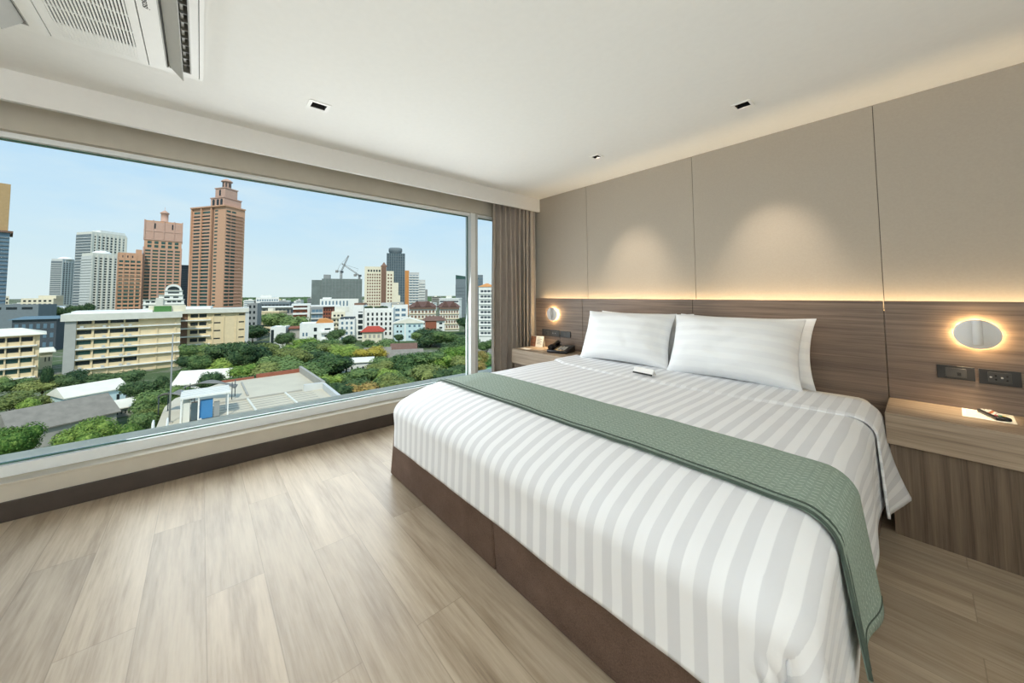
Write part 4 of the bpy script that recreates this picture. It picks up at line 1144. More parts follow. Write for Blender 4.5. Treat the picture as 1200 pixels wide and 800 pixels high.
b.bands('F', 0, 1, 2, b.h-6, 10, .5, .3, 'slate', 'spandrel'); b.fins('F', [i/7 for i in range(8)], .3, .3, 0, b.h-6, 'slate', 'mullion')
m = MB(); m.prism([(0, 0), (b.w, 0), (b.w, 1.0), (0, 4.5)], 0, 1.2, M=Matrix.Translation((0, 1.2, b.h)) @ Matrix.Rotation(R(90), 4, 'X')); m.build('sloping_screen', C['gwin'], b.t); b.done()
b = Bld('office_tower', 'distant dark tower seen through the narrow pane beside the curtain', 'rdark', 'slate', parapet=0); b.bands('F', 0, 1, 2, b.h-2, 14, .8, .3, 'bwin', 'spandrel'); b.done()
b = Bld('apartment_block', 'white apartment block with an orange gable seen beside the curtain', 'rwhite', 'white', parapet=0)
b.windows('F', .1, .95, 4, 4, b.h-1, 9, .8, .42, 'dgrey'); b.bands('F', 0, 1, 4, b.h-1, 9, .3, .5, 'white', 'ledge'); b.hip(b.h, 2.2, 'orange', .3, .9); b.done()

# --- lower buildings among the trees
b = Bld('hotel', 'white hotel with a planted roof and rows of dark windows', 'hotel_m', 'white', parapet=1)
b.windows('F', .06, .98, 6, 2, b.h-1.2, 5, .42, .62, 'win'); b.fins('F', [.06+.92*i/6 for i in range(7)], .7, .5, 0, b.h, 'white')
b.blk('stair_shaft', -6.4, -.2, -1, 12, 0, b.h+3, 'white'); b.blk('shaft_glazing', -3.2, -.6, -1.15, -.95, 1, b.h-1, 'win')
for k in range(5): b.blk('shaft_ledge', -3.4, -.4, -1.3, -.95, 3.4*k+2, 3.4*k+3.0, 'white')
b.blk('roof_pergola', -5.8, 0, 0, 9, b.h+3, b.h+4.2, 'brown'); b.blk('roof_room', 9, 15, 6, 12, b.h+.5, b.h+4, 'pale'); b.done()
b = Bld('hotel_annexe', 'white annexe with wide windows to the right of the planted hotel roof', 'hotel_r', 'white', parapet=.8)
b.windows('F', .08, .92, 2, 2, b.h-.8, 5, .7, .5, 'bwin'); b.blk('roof_sheet', -3, b.w*.7, 3, 13, b.h+.8, b.h+2.4, 'concrete'); b.done()
b = Bld('house', 'cream house with a red tiled hip roof', 'redroof', 'cream', parapet=0)
b.windows('F', .05, .95, 4, 2.5, 6.2, 1, .5, .5, 'concrete'); b.hip(b.h, 2.9, 'redtile', 1.0, .5); b.done()
b = Bld('apartment_house', 'pale blue-white house with a broad gabled sheet roof', 'bluewhite', 'blue', parapet=0)
b.windows('F', .06, .30, 2, .8, b.h, 3, .5, .35, 'win'); b.windows('F', .45, .95, 3, .8, b.h, 3, .45, .4, 'bwin')
m = MB(); m.prism([(-.8, 0), (b.w+.8, 0), (b.w+.8, .3), (b.w*.5, 3.2), (-.8, .3)], 0, b.d+1.5, M=Matrix.Translation((0, b.d+.8, b.h)) @ Matrix.Rotation(R(90), 4, 'X')); m.build('gable_roof', C['sheet'], b.t); b.fins('F', [.38], .8, .8, 0, b.h, 'white'); b.done()
b = Bld('house', 'white and brick house with a brown hip roof', 'brownroof', 'white', parapet=0)
b.blk('brick_bay', b.w*.1, b.w*.62, -.6, 4, 2, b.h, 'brick'); b.windows('F', .68, .96, 1, 1, b.h-.4, 3, .5, .4, 'win'); b.windows('F', .0, .1, 1, 1, b.h-.4, 3, .5, .4, 'win'); b.hip(b.h, 2.8, 'browntile', 1.2, .5); b.done()
for key, lab in (('thai_a', 'brown apartment block with steep dark tiled roofs, the left one'), ('thai_b', 'brown apartment block with steep dark tiled roofs, nearer the window mullion')):
    b = Bld('apartment_block', lab, key, 'offwhite', parapet=0)
    b.windows('F', .03, .97, 7, 1.5, b.h-1.5, 4, .55, .5, 'brown'); b.bands('F', 0, 1, 1.6, b.h-1.3, 4, .35, .7, 'beige', 'ledge'); b.bands('F', 0, 1, b.h-1.2, b.h, 1, .9, 1.2, 'brown', 'eave')
    b.hip(b.h, 3.2, 'thaitile', 1.0, .34); b.hip(b.h+1.7, 2.6, 'thaitile', 0, .25, 'upper_roof', b.w*.15, b.w*.85, 3, b.d-3)
    for u in (.3, .7):
        m = MB(); m.prism([(-2.4, 0), (2.4, 0), (0, 4.2)], 0, 1.0, M=Matrix.Translation((b.w*u, .2, b.h+.6)) @ Matrix.Rotation(R(90), 4, 'X')); m.build('gable', C['thaitile'], b.t)
    b.done()
b = Bld('modern_house', 'white modern house with a curved orange-brown roof terrace', 'modern', 'white', parapet=.4)
b.windows('F', .40, .50, 1, b.h-8, b.h-1, 2, .9, .55, 'win'); b.windows('F', .70, .92, 1, b.h-8, b.h-1, 2, .8, .25, 'win'); b.windows('F', .06, .25, 2, b.h-8, b.h-2, 1, .5, .3, 'bwin')
b.bands('F', .62, 1.1, b.h-8.2, b.h-1, 2, .9, 1.8, 'white'); m = MB(); m.prism([(b.w*.45, 0), (b.w*.98, 0), (b.w*.98, .6), (b.w*.75, 2.2), (b.w*.55, 2.0)], 0, 9, M=Matrix.Translation((0, 10, b.h+.3)) @ Matrix.Rotation(R(90), 4, 'X')); m.build('curved_roof', C['orange'], b.t)
b.blk('left_wing', -4.5, 0, 2, 11, 0, b.h-2, 'concrete'); b.blk('wing_roof', -5, 1.5, 1, 12, b.h-2, b.h-1.5, 'brick'); b.done()
b = Bld('apartment_block', 'white and orange-brown block with stacked balconies beyond the trees', 'orangebal', 'brick', parapet=.3)
b.bands('F', -.02, .85, 1, b.h+1, 6, 1.2, 1.6, 'white'); b.windows('F', .1, .8, 2, 1, b.h, 6, .6, .5, 'win'); b.fins('F', [.9], 1.6, 1.8, 0, b.h+1, 'white'); b.blk('roof', -1, b.w*1.02, -2, 12, b.h, b.h+1.2, 'white'); b.done()
b = Bld('apartment_block', 'grey glazed block to the right of the orange-brown balconies', 'greybal', 'grey', parapet=.5)
b.windows('F', .05, .95, 3, 1, b.h, 5, .85, .55, 'bwin'); b.bands('F', 0, 1, 1, b.h, 5, .9, 1.0, 'pale'); b.done()
b = Bld('block', 'brown brick block with a white flat roof under the netted building', 'brownlow', 'brick', parapet=0)
b.windows('F', .05, .95, 6, 1, b.h-1, 6, .55, .5, 'win'); b.blk('roof', -9, b.w+1, -1.5, 12, b.h, b.h+1.0, 'white'); b.done()
b = Bld('apartment_block', 'cream stepped block with balconies left of the white hotel', 'creamlow', 'cream', parapet=.4)
b.windows('F', .08, .92, 3, 1, b.h-.3, 5, .6, .4, 'win'); b.bands('F', 0, 1, 1, b.h-.3, 5, .9, 1.2, 'cream'); b.blk('upper_step', b.w*.2, b.w*1.3, 4, 11, b.h, b.h+3.5, 'offwhite'); b.done()
b = Bld('row_of_houses', 'white town houses with dark roof terraces left of the white hotel', 'whitelow', 'white', parapet=.4)
b.windows('F', .05, .95, 3, .8, b.h-.3, 4, .45, .55, 'bwin'); b.fins('F', [0, .33, .66, 1], .4, .8, 0, b.h+1, 'white'); b.blk('dark_roof', .5, b.w-.5, 1, 8, b.h, b.h+1.6, 'dgrey'); b.done()
b = Bld('long_building', 'long low white-roofed building left of the orange-brown balconies', 'longwhite', 'concrete', parapet=0)
b.blk('roof', -6, b.w+3, -2, 14, b.h, b.h+1, 'white'); b.windows('F', 0, 1, 9, b.h-6, b.h-.5, 1, .7, .6, 'dgrey'); b.done()
b = Bld('office_block', 'low dark office block behind the long white roof', 'darklow2', 'slate', parapet=.4); b.windows('F', .02, .98, 8, b.h-5, b.h-1, 1, .85, .6, 'win'); b.done()
b = Bld('apartment_block', 'white stepped block on the horizon right of the orange tower', 'whitefar', 'white', parapet=.6); b.windows('F', .03, .97, 9, b.h-12, b.h-.5, 3, .6, .45, 'bwin'); b.blk('upper_step', 4, 14, 2, 12, b.h, b.h+3, 'white'); b.done()
b = Bld('row_of_houses', 'white row with tall windows at the foot of the netted building', 'rowhouse', 'white', parapet=.6); b.windows('F', .02, .75, 8, b.h-7, b.h-.3, 1, .42, .7, 'bwin'); b.blk('upper_step', 2, 9, 2, 9, b.h, b.h+2, 'white'); b.done()
b = Bld('house', 'white boxy house with a dark window strip among the trees', 'whitehouse', 'white', parapet=.4); b.blk('dark_strip', .3, 1.6, -.1, .3, 0, b.h-1, 'win'); b.done()
b = Bld('block', 'grey-green block at the right end of the school', 'grayend', 'grey', parapet=.3); b.windows('F', .1, .9, 2, 2, b.h, 6, .5, .5, 'win'); b.done()
b = Bld('warehouse', 'low dark grey warehouse behind the left school block', 'darklow', 'slate', parapet=.3); b.windows('F', .3, .95, 3, b.h-4, b.h-.6, 1, .7, .5, 'win'); b.done()
b = Bld('apartment_block', 'cream block with dark windows at the foot of the shortest grey-white tower', 'yellow', 'cream', parapet=.5); b.windows('F', .03, .97, 6, b.h-14, b.h-.5, 3, .55, .5, 'win'); b.blk('upper_step', 14, 30, 2, 14, b.h, b.h+4, 'cream'); b.done()
b = Bld('apartment_block', 'small cream block beside the tower at the left edge', 'yellow2', 'cream', parapet=.5); b.windows('F', .03, .97, 4, b.h-14, b.h-.5, 3, .55, .5, 'win'); b.done()
b = Bld('factory', 'teal sheet-roofed hall between the two school buildings', 'tealroof', 'dgrey', parapet=0); b.windows('F', .02, .98, 6, 1, b.h-1, 3, .5, .5, 'bwin'); b.hip(b.h, 1.4, 'teal', 1.0, .3); b.done()
t = thing('dome_roofed_hall', 'white dome-roofed hall above the left school block', 'building', (BLD['dome'][0], BLD['dome'][1], G), R(BLD['dome'][2]))
m = MB(); m.lathe([(13, 0), (13, BLD['dome'][5]-5)], 28, M=Matrix.Translation((10, 10, 0))); m.build('walls', C['offwhite'], t)
m = MB(); m.lathe([(14*math.cos(k*math.pi/20), BLD['dome'][5]-5+6.2*math.sin(k*math.pi/20)) for k in range(10)]+[(.2, BLD['dome'][5]+1.2)], 28, M=Matrix.Translation((10, 10, 0))); m.build('dome', C['white'], t)

b = Bld('house', 'low yellow-walled house with a white roof between the two school blocks', 'gate', 'cream', parapet=0); b.windows('F', .3, .9, 2, 2, b.h-1, 1, .3, .5, 'win'); b.hip(b.h, 1.6, 'sheet', .8, .3); b.done()
# sheds and low roofs
def shed(key, label, roof, wall, rise, ribs=True):
    b = Bld('shed', label, key, wall, parapet=0)
    b.hip(b.h, rise, roof, .5, .02)
    b.windows('F', .05, .95, 5, b.h*.3, b.h*.8, 1, .3, .8, 'win') if key != 'shed_near' else None; return b.done()
shed('whiteroof_mid', 'white sheet-roofed shed just beyond the flat roof with tarpaulins', 'sheet', 'white', 2.9)
shed('longroof_right', 'white flat shed among the trees beside the mullion', 'sheet', 'white', .6)
shed('greyroof_a', 'grey tiled low roof left of the yellow-green trees', 'greytile', 'concrete', 3.6)
shed('greyroof_b', 'brown-grey tiled low roof below the blue-white house', 'browntile', 'concrete', 3.3)
shed('greyroof_c', 'dark grey tiled low roof in the middle of the trees', 'greytile', 'white', 4.0)
shed('whiteroof_c', 'small white roof among the trees below the red-roofed house', 'sheet', 'white', .8)
shed('shed_near', 'long grey corrugated shed behind the two big round trees', 'greytile', 'concrete', 3.4)
shed('shed_far', 'long white-roofed shed in front of the school', 'sheet', 'blue', 2.0)
shed('shed_mid', 'small white corrugated shed right of the long grey shed', 'sheet', 'concrete', 1.5)

# --- neighbouring flat roof right below the window
ZR = -12.0
fr = thing('flat_roofed_building', 'cream flat-roofed building right below the window', 'building', (-42.5, -6.5, G))
def slab(m, pts, z0, z1): m.prism(pts, z0, z1)
out = [(0, 0), (.2, 16.9), (-8.6, 17.1), (-22.8, 16.9), (-22.2, 6), (-16, 1.0), (-12, .2)]
m = MB(); m.prism(out, 0, 13.4); m.build('walls', C['offwhite'], fr)
m = MB(); m.prism([(p[0]*.995-.05, p[1]*.985+.1) for p in out], 13.4, 14.0); m.build('roof_deck', C['roofcream'], fr)
def wallseg(a, b, h, th, mat, name):
    a, b = Vector((*a, 0)), Vector((*b, 0)); d = b-a; ang = math.atan2(d.y, d.x)
    m = MB(); m.box(0, d.length, -th/2, th/2, 14.0-.4, 14.0+h, M=Matrix.Translation(a) @ Matrix.Rotation(ang, 4, 'Z')); m.build(name, C[mat], fr)
wallseg(out[3], out[2], 1.0, .4, 'concrete', 'parapet'); wallseg((-8.6, 17.1), (0.2, 16.9), .8, .4, 'pale', 'parapet'); wallseg((-8.6, 17.1), (-8.8, 14.6), .9, .4, 'pale', 'parapet')
wallseg((-22.8, 16.9), (-22.5, 10.5), .6, .35, 'brick', 'parapet'); wallseg((-22.5, 10.2), (-22.2, 6), .3, .35, 'brick', 'parapet'); wallseg((-.2, 0), (0, 16.9), .25, .3, 'offwhite', 'kerb')
for y in (3.3, 8.2, 12.4): wallseg((-.5, y+.4), (-9, y), .22, .22, 'offwhite', 'roof_rib')
wallseg((-9.2, 2.5), (-9.2, 14.5), .2, .12, 'concrete', 'roof_seam'); wallseg((-11, 8.4), (-20, 8.4), .2, .22, 'concrete', 'roof_rib')
for k in range(7): wallseg((-1.6-1.1*k, 3), (-1.6-1.1*k, 15.5), .05, .08, 'concrete', 'sheet_joint')
hut = thing('roof_hut', 'open rooftop hut with a blue panel and a white sheet roof', 'hut', (-45.6, -4.6, ZR+.0))
m = MB(); m.box(-3.2, 0, 0, 4.2, 2.5, 2.7); m.build('hut_roof', C['white'], hut)
for k in range(5): m = MB(); m.box(-3.25+.7*k, -3.2+.7*k+.06, 0, 4.2, 2.7, 2.78); m.build('roof_rib', C['pale'], hut)
for p in ((-.15, .1), (-.15, 4.0), (-3.0, .1), (-3.0, 4.0), (-.15, 1.5)): m = MB(); m.box(p[0]-.06, p[0]+.06, p[1]-.06, p[1]+.06, 0, 2.5); m.build('post', C['white'], hut)
m = MB(); m.box(-3.0, -.3, .2, .8, 0, 2.0); m.build('store_wall', C['offwhite'], hut)
m = MB(); m.box(-1.0, -.4, 1.6, 2.7, .1, 2.0); m.build('blue_panel', C['bluebox'], hut)
m = MB(); m.box(-1.0, -.4, .9, 1.5, .1, 1.9); m.build('dark_door', C['glassdk'], hut)
m = MB(); m.box(-1.0, -.5, 2.8, 3.3, .1, 1.6); m.build('cabinet', C['grey'], hut)
pole = thing('antenna_pole', 'tall thin grey pole standing on the corner of the flat roof', 'pole', (-46.9, -5.4, ZR))
m = MB(); m.tube([(0,0,0), (0,0,4), (0,0,9.3)], [.09,.07,.05], 8); m.build('shaft', C['grey'], pole)
m = MB(); m.box(-.25, .25, -.25, .25, 0, .15); m.build('foot', C['concrete'], pole)
def awning(label, x, y, z, a, L, W):
    t = thing('awning', label, 'awning', (x, y, z), a)
    m = MB(); m.grid(16, 8, lambda u, v: (L*(u-.5), W*(v-.5), .8*math.sin(math.pi*u)*(1-.3*v)-.5*u+.12*math.sin(9*u+4*v)))
    modify(m.build('tarpaulin', plain('grey_tarpaulin', (126,124,118), .8, .15, 2), t, fix=False), 'SOLIDIFY', thickness=.05)
    for p in ((-.45, -.4), (.45, -.4), (-.45, .4), (.45, .4)):
        m = MB(); m.tube([(L*p[0], W*p[1], -1.9), (L*p[0], W*p[1], .25)], .05, 6); m.build('post', C['dgrey'], t)
awning('grey sagging tarpaulin awning on the flat roof, behind the hut', -54.0, -1.9, ZR+2.0, R(75), 5.2, 2.0)
awning('small grey tarpaulin awning on the flat roof beside the thin pole', -51.0, -5.0, ZR+1.9, R(60), 3.0, 1.8)
rl = thing('railing', 'white pipe railing at the near corner of the flat roof', 'railing', (-43.0, -6.4, ZR))
for y in (0, 1.0): m = MB(); m.tube([(-1.2,y,0), (-1.2,y,1.1), (-.9,y,1.3), (0,y,1.3), (.2,y,1.1), (.2,y,0)], .07, 8); m.build('rail_hoop', C['white'], rl)
ct = tag((lambda m: (m.box(-106, -84, 57, 82, G, G+.15), m.build('sports_court', C['mint']))[1])(MB()), 'mint green sports court beyond the trees at the right', 'court')

# --- trees
def leaf_mat(name, dark, light):
    t = NT(name).set(.75, 0, .2)
    oi = t.n('ShaderNodeObjectInfo'); f = t.noise(t.coord(scale=(1,1,1)), 9, 3)  # noise varies leaf tone and puts leaf-gap shade into the colour
    g = t.math('ADD', t.math('MULTIPLY', f, .78), t.math('MULTIPLY', oi.outputs['Random'], .22))
    t.base(t.ramp(g, [(.38, lin(dark)), (.62, lin(light))]))
    t.b.inputs['Transmission Weight'].default_value = 0
    return t.m
LM = dict(near=leaf_mat('bright_green_leaves', (72,106,44), (148,170,84)), mid=leaf_mat('mid_green_leaves', (66,94,54), (126,148,88)), dark=leaf_mat('dark_green_leaves', (46,72,46), (96,118,74)),
    lime=leaf_mat('lime_green_leaves', (92,126,52), (158,178,88)), olive=leaf_mat('olive_leaves', (98,112,60), (144,152,88)), yellow=leaf_mat('yellow_green_leaves', (134,132,52), (182,164,70)),
    orange=leaf_mat('orange_tinged_leaves', (122,120,62), (176,148,88)), pink=leaf_mat('reddish_leaves', (140,92,76), (180,120,96)))
BARK = cmat('tree_bark', (96,84,70), .2, 2)
def crown_mesh(seed, n, leaf, flat):
    r = random.Random(seed); m = MB()
    blobs = [(Vector((r.uniform(-.26,.26), r.uniform(-.26,.26), r.uniform(-.16,.22))), r.uniform(.20,.30)) for _ in range(11)]
    blobs += [(Vector((0,0,0)), .32)]
    tot = sum(b[1]**2 for b in blobs)
    for c, rad in blobs:
        for _ in range(int(n*rad*rad/tot)):
            d = Vector((r.gauss(0,1), r.gauss(0,1), r.gauss(0,1)+.35)).normalized()
            p = c + d*rad*r.uniform(.80, 1.05); p.z *= flat
            nrm = (d*.8+Vector((r.uniform(-1,1), r.uniform(-1,1), r.uniform(-.3,1.1)))*.75).normalized()
            u = nrm.orthogonal().normalized(); u.rotate(Matrix.Rotation(r.uniform(0,6.28), 3, nrm)); v = nrm.cross(u)
            s = leaf*r.uniform(.6, 1.3); k = nrm*s*.35
            q = [m.bm.verts.new(x) for x in (p-u*s, p-v*s*.5-k*.2, p+u*s, p+v*s*.5+k*.4)]
            m.bm.faces.new((q[0], q[1], q[2])); m.bm.faces.new((q[0], q[2], q[3]))
        # twig-dense heart of each clump
        ic = bmesh.ops.create_icosphere(m.bm, subdivisions=2, radius=rad*.74)
        for vv in ic['verts']:
            vv.co = vv.co*(1+.22*nz(vv.co.x*9, vv.co.y*9, vv.co.z*9+seed)) + c; vv.co.z *= flat
    me = bpy.data.meshes.new('crown'); m.bm.to_mesh(me); m.bm.free(); return me
CR = {}
for k in LM:
    CR[k] = []
    for j in range(3):
        near = k in ('near',)
        me = crown_mesh(hash_(k)+j*17, 7000 if near else 3400, .022 if near else .032, {'olive': .85, 'lime': .95}.get(k, .9)); me.materials.append(LM[k]); CR[k].append(me)
def trunk_mesh():
    m = MB(); m.tube([(0,0,0), (.02,.01,.5), (0,.03,1)], [.05,.035,.02], 8)
    for a in range(4):
        d = Vector((math.cos(a*1.57+.4), math.sin(a*1.57+.4), 0)); m.tube([(0,.01,.55), d*.15+Vector((0,0,.8)), d*.28+Vector((0,0,1.05))], [.022,.015,.006], 6)
    me = bpy.data.meshes.new('trunk'); m.bm.to_mesh(me); m.bm.free(); me.materials.append(BARK); return me
TR = trunk_mesh()
KIND = dict(near='round bright green tree close below the window', mid='mid green tree in the greenery outside', dark='dark green tree in the greenery outside', lime='lime green tree in the greenery outside',
    olive='olive green airy tree in the greenery outside', yellow='yellow-green tree below the red-roofed house', orange='tree with orange-tinged leaves', pink='small reddish-leaved tree amid the green ones')
def tree(i, k, x, y, h, w, label=None):
    w *= 1.0 if k == 'near' else 1.16; t = thing('tree', label or KIND[k], 'tree', (x, y, G), (i*2.39) % 6.28, None if label else k+' trees outside the window')
    ch = max(h*.66, w*.55)
    o = bpy.data.objects.new('crown', CR[k][i % 3]); col.objects.link(o); o.parent = t; o.location = (0, 0, h-ch*.5*.92); o.scale = (w*.98, w*.98, ch*1.02)
    o = bpy.data.objects.new('trunk', TR); col.objects.link(o); o.parent = t; o.scale = (w*.45, w*.45, h*.62)
NEARL = ['big round bright green tree at the lower left corner of the window', 'big round bright green tree in front of the long grey shed', 'smaller bright green tree right of the two big round ones']
UNI = {'yellow': ['yellow-green tree below the red-roofed house'], 'pink': ['small reddish-leaved tree amid the green ones'], 'orange': ['broad orange-tinged tree just above the window sill, behind the flat roof', 'orange-tinged tree left of the window mullion', 'orange-tinged tree seen through the narrow pane by the curtain']}
cnt = {}
for i, (k, x, y, h, w) in enumerate(TREES):
    n = cnt.get(k, 0); cnt[k] = n+1
    lab = NEARL[n] if k == 'near' else UNI[k][n] if k in UNI else None
    tree(i, k, x, y, h, w, lab)

# planting on the hotel roof, bushes
for k in range(5):
    hx, hy, hr = BLD['hotel_m'][0], BLD['hotel_m'][1], R(BLD['hotel_m'][2]); a = .8+3.0*k
    t = thing('roof_shrub', 'green shrub planted on the roof of the white hotel', 'shrub', (hx+math.cos(hr)*a-math.sin(hr)*2, hy+math.sin(hr)*a+math.cos(hr)*2, G+BLD['hotel_m'][5]-.0), 0, 'shrubs on the hotel roof')
    o = bpy.data.objects.new('foliage', CR['dark'][k % 3]); col.objects.link(o); o.parent = t; o.scale = (3.4, 3.4, 2.4+.5*(k % 2)); o.location = (0, 0, 1.2)

# --- more roofs towards the horizon
rr = random.Random(11); WM = ['white','offwhite','pale','cream','grey','beige','concrete','white']
F2 = Vector((-.771, .634)); R2 = Vector((.634, .771))
FARL = {'white': 'small white building', 'offwhite': 'small off-white building', 'pale': 'small pale grey building', 'cream': 'small cream building', 'grey': 'small grey building', 'beige': 'small beige building', 'concrete': 'small weathered concrete building'}
FARP = []
for i in range(320):
    D = rr.uniform(260, 900) if i > 45 else rr.uniform(250, 420); px = rr.uniform(285, 575) if i % 6 else rr.uniform(0, 60)
    L = (px-575)/413*D; p = Vector((3.26, -3.26)) + F2*D + R2*L
    h = rr.uniform(8, 17) + (rr.random() < .15)*rr.uniform(2, 8); w, d = rr.uniform(9, 22), rr.uniform(8, 14); wm = WM[rr.randrange(8)]
    if any((p.x-q[0])**2+(p.y-q[1])**2 < (34+q[3]*.5)**2 for q in BLD.values()) or any((p.x-q[0])**2+(p.y-q[1])**2 < 27**2 for q in FARP) or any((p.x-q[1])**2+(p.y-q[2])**2 < 22**2 for q in TREES): continue
    FARP.append(p)
    t = thing('distant_building', FARL[wm]+' in the haze towards the horizon', 'building', (p.x, p.y, G), R(50.6+rr.choice([-25, -10, 0, 0, 12, 30])), wm+' buildings near the horizon')
    m = MB(); m.box(0, w, 0, d, 0, h); m.box(-.3, w+.3, -.3, d, h-.6, h+.4); m.build('walls', C[wm], t)
    m = MB()
    for z in range(int(h/3.2)): m.box(.6, w-.6, -.06, .05, 1.2+3.2*z, 2.6+3.2*z)
    m.build('window_rows', C[rr.choice(['win','bwin','dgrey'])], t)
    m = MB(); m.box(w*.3, w*.55, d*.3, d*.6, h+.4, h+2.6); m.build('roof_room', C['offwhite'], t)

# --- the ground and the far tree belt
def ground_mat():
    t = NT('city_ground').set(.95, 0, .1); v = t.coord()
    f = t.noise(v, .02, 6, .6); g = t.noise(v, .25, 4, .6); h = t.math('ADD', t.math('MULTIPLY', f, .55), t.math('MULTIPLY', g, .45))
    t.base(t.ramp(h, [(.36, lin((66,88,56))), (.48, lin((92,106,74))), (.56, lin((134,132,120))), (.68, lin((160,156,146)))])); return t.m
m = MB(); m.box(-6000, 200, -4000, 5000, G-1, G); gd = struct('ground', m, ground_mat(), 'ground of streets, yards and gardens between the buildings')
def belt():
    m = MB(); r = random.Random(5)
    for i in range(1700):
        D = 950*(1+(i/1700)**1.6*2); L = r.uniform(-.95, .7)*D; p = Vector((3.26, -3.26)) + F2*D + R2*L; s = r.uniform(6, 13)
        if any((p.x-q[0])**2+(p.y-q[1])**2 < 60**2 for q in BLD.values()): continue
        ic = bmesh.ops.create_icosphere(m.bm, subdivisions=1, radius=1)
        for v in ic['verts']:
            v.co = Vector((v.co.x*s*1.3, v.co.y*s*1.3, v.co.z*s*.75))*(1+.3*nz(v.co.x*2+i, v.co.y*2, v.co.z*2)) + Vector((p.x, p.y, G+s*.5))
    return m.build('treetops', LM['dark'])
tag(belt(), 'far belt of treetops along the horizon', 'trees', kind='stuff')

SKY, SUN, EXPO = 1.06, 2.9, 0.0
COVE = 10.5
DAY_FILL = 57
ROOM_FILL = [(3.6, -6.9, 12)]
UP_FILL = [(4.9, -4.0, 80), (3.0, -5.8, 50)]

# ------------------------------------------------------------------ sky, sun, lamps, added fill
w = bpy.data.worlds.new('sky'); scene.world = w; w.use_nodes = True; nt = w.node_tree; nt.nodes.clear()
def N(k, **kw):
    x = nt.nodes.new(k)
    for a, v in kw.items(): setattr(x, a, v)
    return x
out_ = N('ShaderNodeOutputWorld'); bg = N('ShaderNodeBackground'); nt.links.new(bg.outputs[0], out_.inputs[0])
tc = N('ShaderNodeTexCoord'); sx = N('ShaderNodeSeparateXYZ'); nt.links.new(tc.outputs['Generated'], sx.inputs[0])
rp = N('ShaderNodeValToRGB'); nt.links.new(sx.outputs[2], rp.inputs[0])
st = [(0.0, (220,236,240)), (.06, (214,234,242)), (.16, (200,228,247)), (.32, (178,217,250)), (.7, (165,205,246))]
e = rp.color_ramp.elements
while len(e) < len(st): e.new(.5)
for k, (p, c) in zip(e, st): k.position = p; k.color = (*lin(c), 1)
mp = N('ShaderNodeMapping'); mp.inputs['Scale'].default_value = (1.6, 1.6, 6); nt.links.new(tc.outputs['Generated'], mp.inputs[0])
nz_ = N('ShaderNodeTexNoise'); nz_.inputs['Scale'].default_value = 2.2; nz_.inputs['Detail'].default_value = 6; nz_.inputs['Roughness'].default_value = .55; nt.links.new(mp.outputs[0], nz_.inputs['Vector'])
r2 = N('ShaderNodeValToRGB'); nt.links.new(nz_.outputs['Fac'], r2.inputs[0]); r2.color_ramp.elements[0].position = .45; r2.color_ramp.elements[1].position = .75
r2.color_ramp.elements[0].color = (0,0,0,1); r2.color_ramp.elements[1].color = (.55,.55,.55,1)
mx = N('ShaderNodeMixRGB'); nt.links.new(r2.outputs[0], mx.inputs[0]); nt.links.new(rp.outputs[0], mx.inputs[1]); mx.inputs[2].default_value = (*lin((226,238,242)), 1)
nt.links.new(mx.outputs[0], bg.inputs[0]); bg.inputs[1].default_value = SKY

def light(name, kind, energy, loc, rot=(0,0,0), color=(1,1,1), **kw):
    l = bpy.data.lights.new(name, kind); l.energy = energy; l.color = color
    for k, v in kw.items(): setattr(l, k, v)
    o = bpy.data.objects.new(name, l); o.location = loc; o.rotation_euler = rot; col.objects.link(o); return o
s = light('sun', 'SUN', SUN, (0, 0, 50), (0, 0, 0), (1, .95, .86), angle=R(3))
s.rotation_euler = Vector((-.62, .30, -.78)).to_track_quat('-Z', 'Y').to_euler()
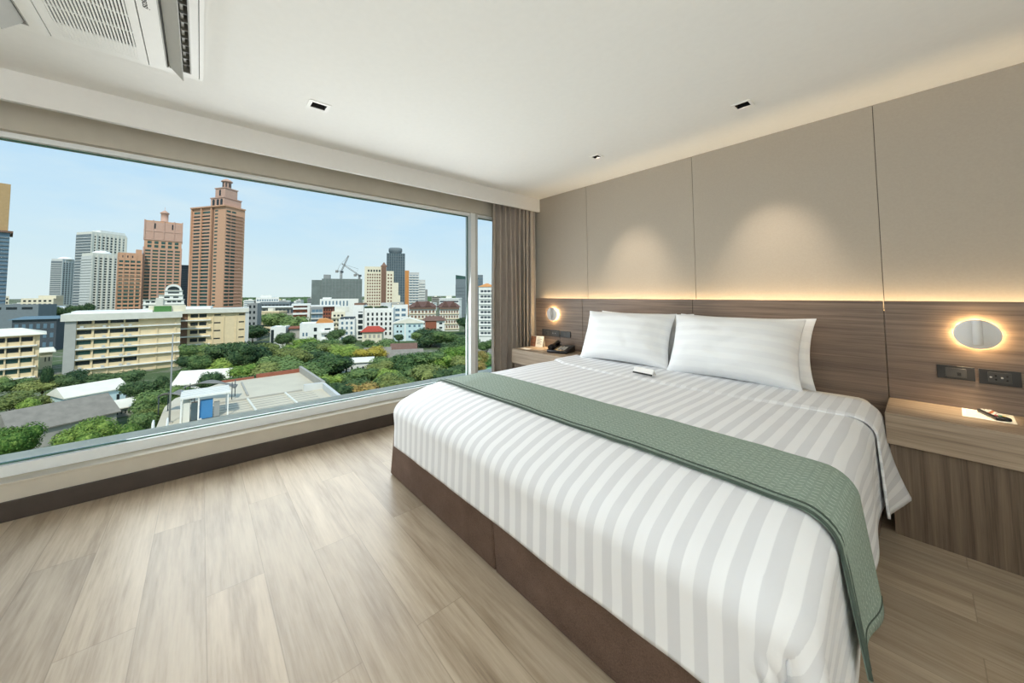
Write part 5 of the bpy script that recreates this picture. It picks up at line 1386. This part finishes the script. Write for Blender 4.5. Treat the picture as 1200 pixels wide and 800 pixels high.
# cove light along the top of the headboard, washing the wall above it
light('cove_light', 'AREA', COVE, (2.8, -.013, 1.138), (R(176), 0, 0), (1, .74, .42), shape='RECTANGLE', size=5.0, size_y=.012)
# added overhead fill light behind the camera, not a known ceiling fitting
for i, (x, y, k) in enumerate(ROOM_FILL): light('room_fill', 'AREA', k, (x, y, H-.03), (0, 0, 0), (.93, .97, 1), shape='SQUARE', size=.9)
# added upward fill lights that brighten the ceiling, no standing lamp there
for x, y, k in UP_FILL: light('ceiling_fill', 'AREA', k, (x, y, 1.32), (R(180), 0, 0), (.87, .94, 1), shape='DISK', size=.5)
# added area light in the window opening, boosting the daylight from outside
light('window_fill', 'AREA', DAY_FILL, (-.125, -2.15, 1.22), (0, R(-80), 0), (.95, .98, 1), shape='RECTANGLE', size=1.86, size_y=2.95, spread=R(155))

# ------------------------------------------------------------------ camera
cd = bpy.data.cameras.new('camera'); cam = bpy.data.objects.new('camera', cd); col.objects.link(cam)
cd.sensor_fit = 'HORIZONTAL'; cd.sensor_width = 36; cd.lens = 412.9633/1200*36; cd.shift_x = (600-574.9981)/1200; cd.shift_y = (323.6598-400)/1200
cd.clip_start = .05; cd.clip_end = 8000
r_ = Vector((0.63468695, 0.77275717, -0.00434007)); u_ = Vector((0.04228578, -0.02912155, 0.99868105)); f_ = Vector((-0.77161155, 0.63403336, 0.0511597))
cam.matrix_world = Matrix(((r_.x, u_.x, -f_.x, 3.2615), (r_.y, u_.y, -f_.y, -3.2555), (r_.z, u_.z, -f_.z, 1.24), (0, 0, 0, 1)))
scene.camera = cam
vs = scene.view_settings; vs.view_transform = 'Standard'; vs.look = 'None'; vs.exposure = EXPO; vs.gamma = 1; vs.use_curve_mapping = False
cy = scene.cycles; cy.use_denoising = True; cy.max_bounces = 10; cy.diffuse_bounces = 5; cy.glossy_bounces = 4; cy.transparent_max_bounces = 12; cy.caustics_reflective = False; cy.caustics_refractive = False; cy.sample_clamp_indirect = 6
for m_ in list(bpy.data.meshes):
    if m_.users == 0: bpy.data.meshes.remove(m_)
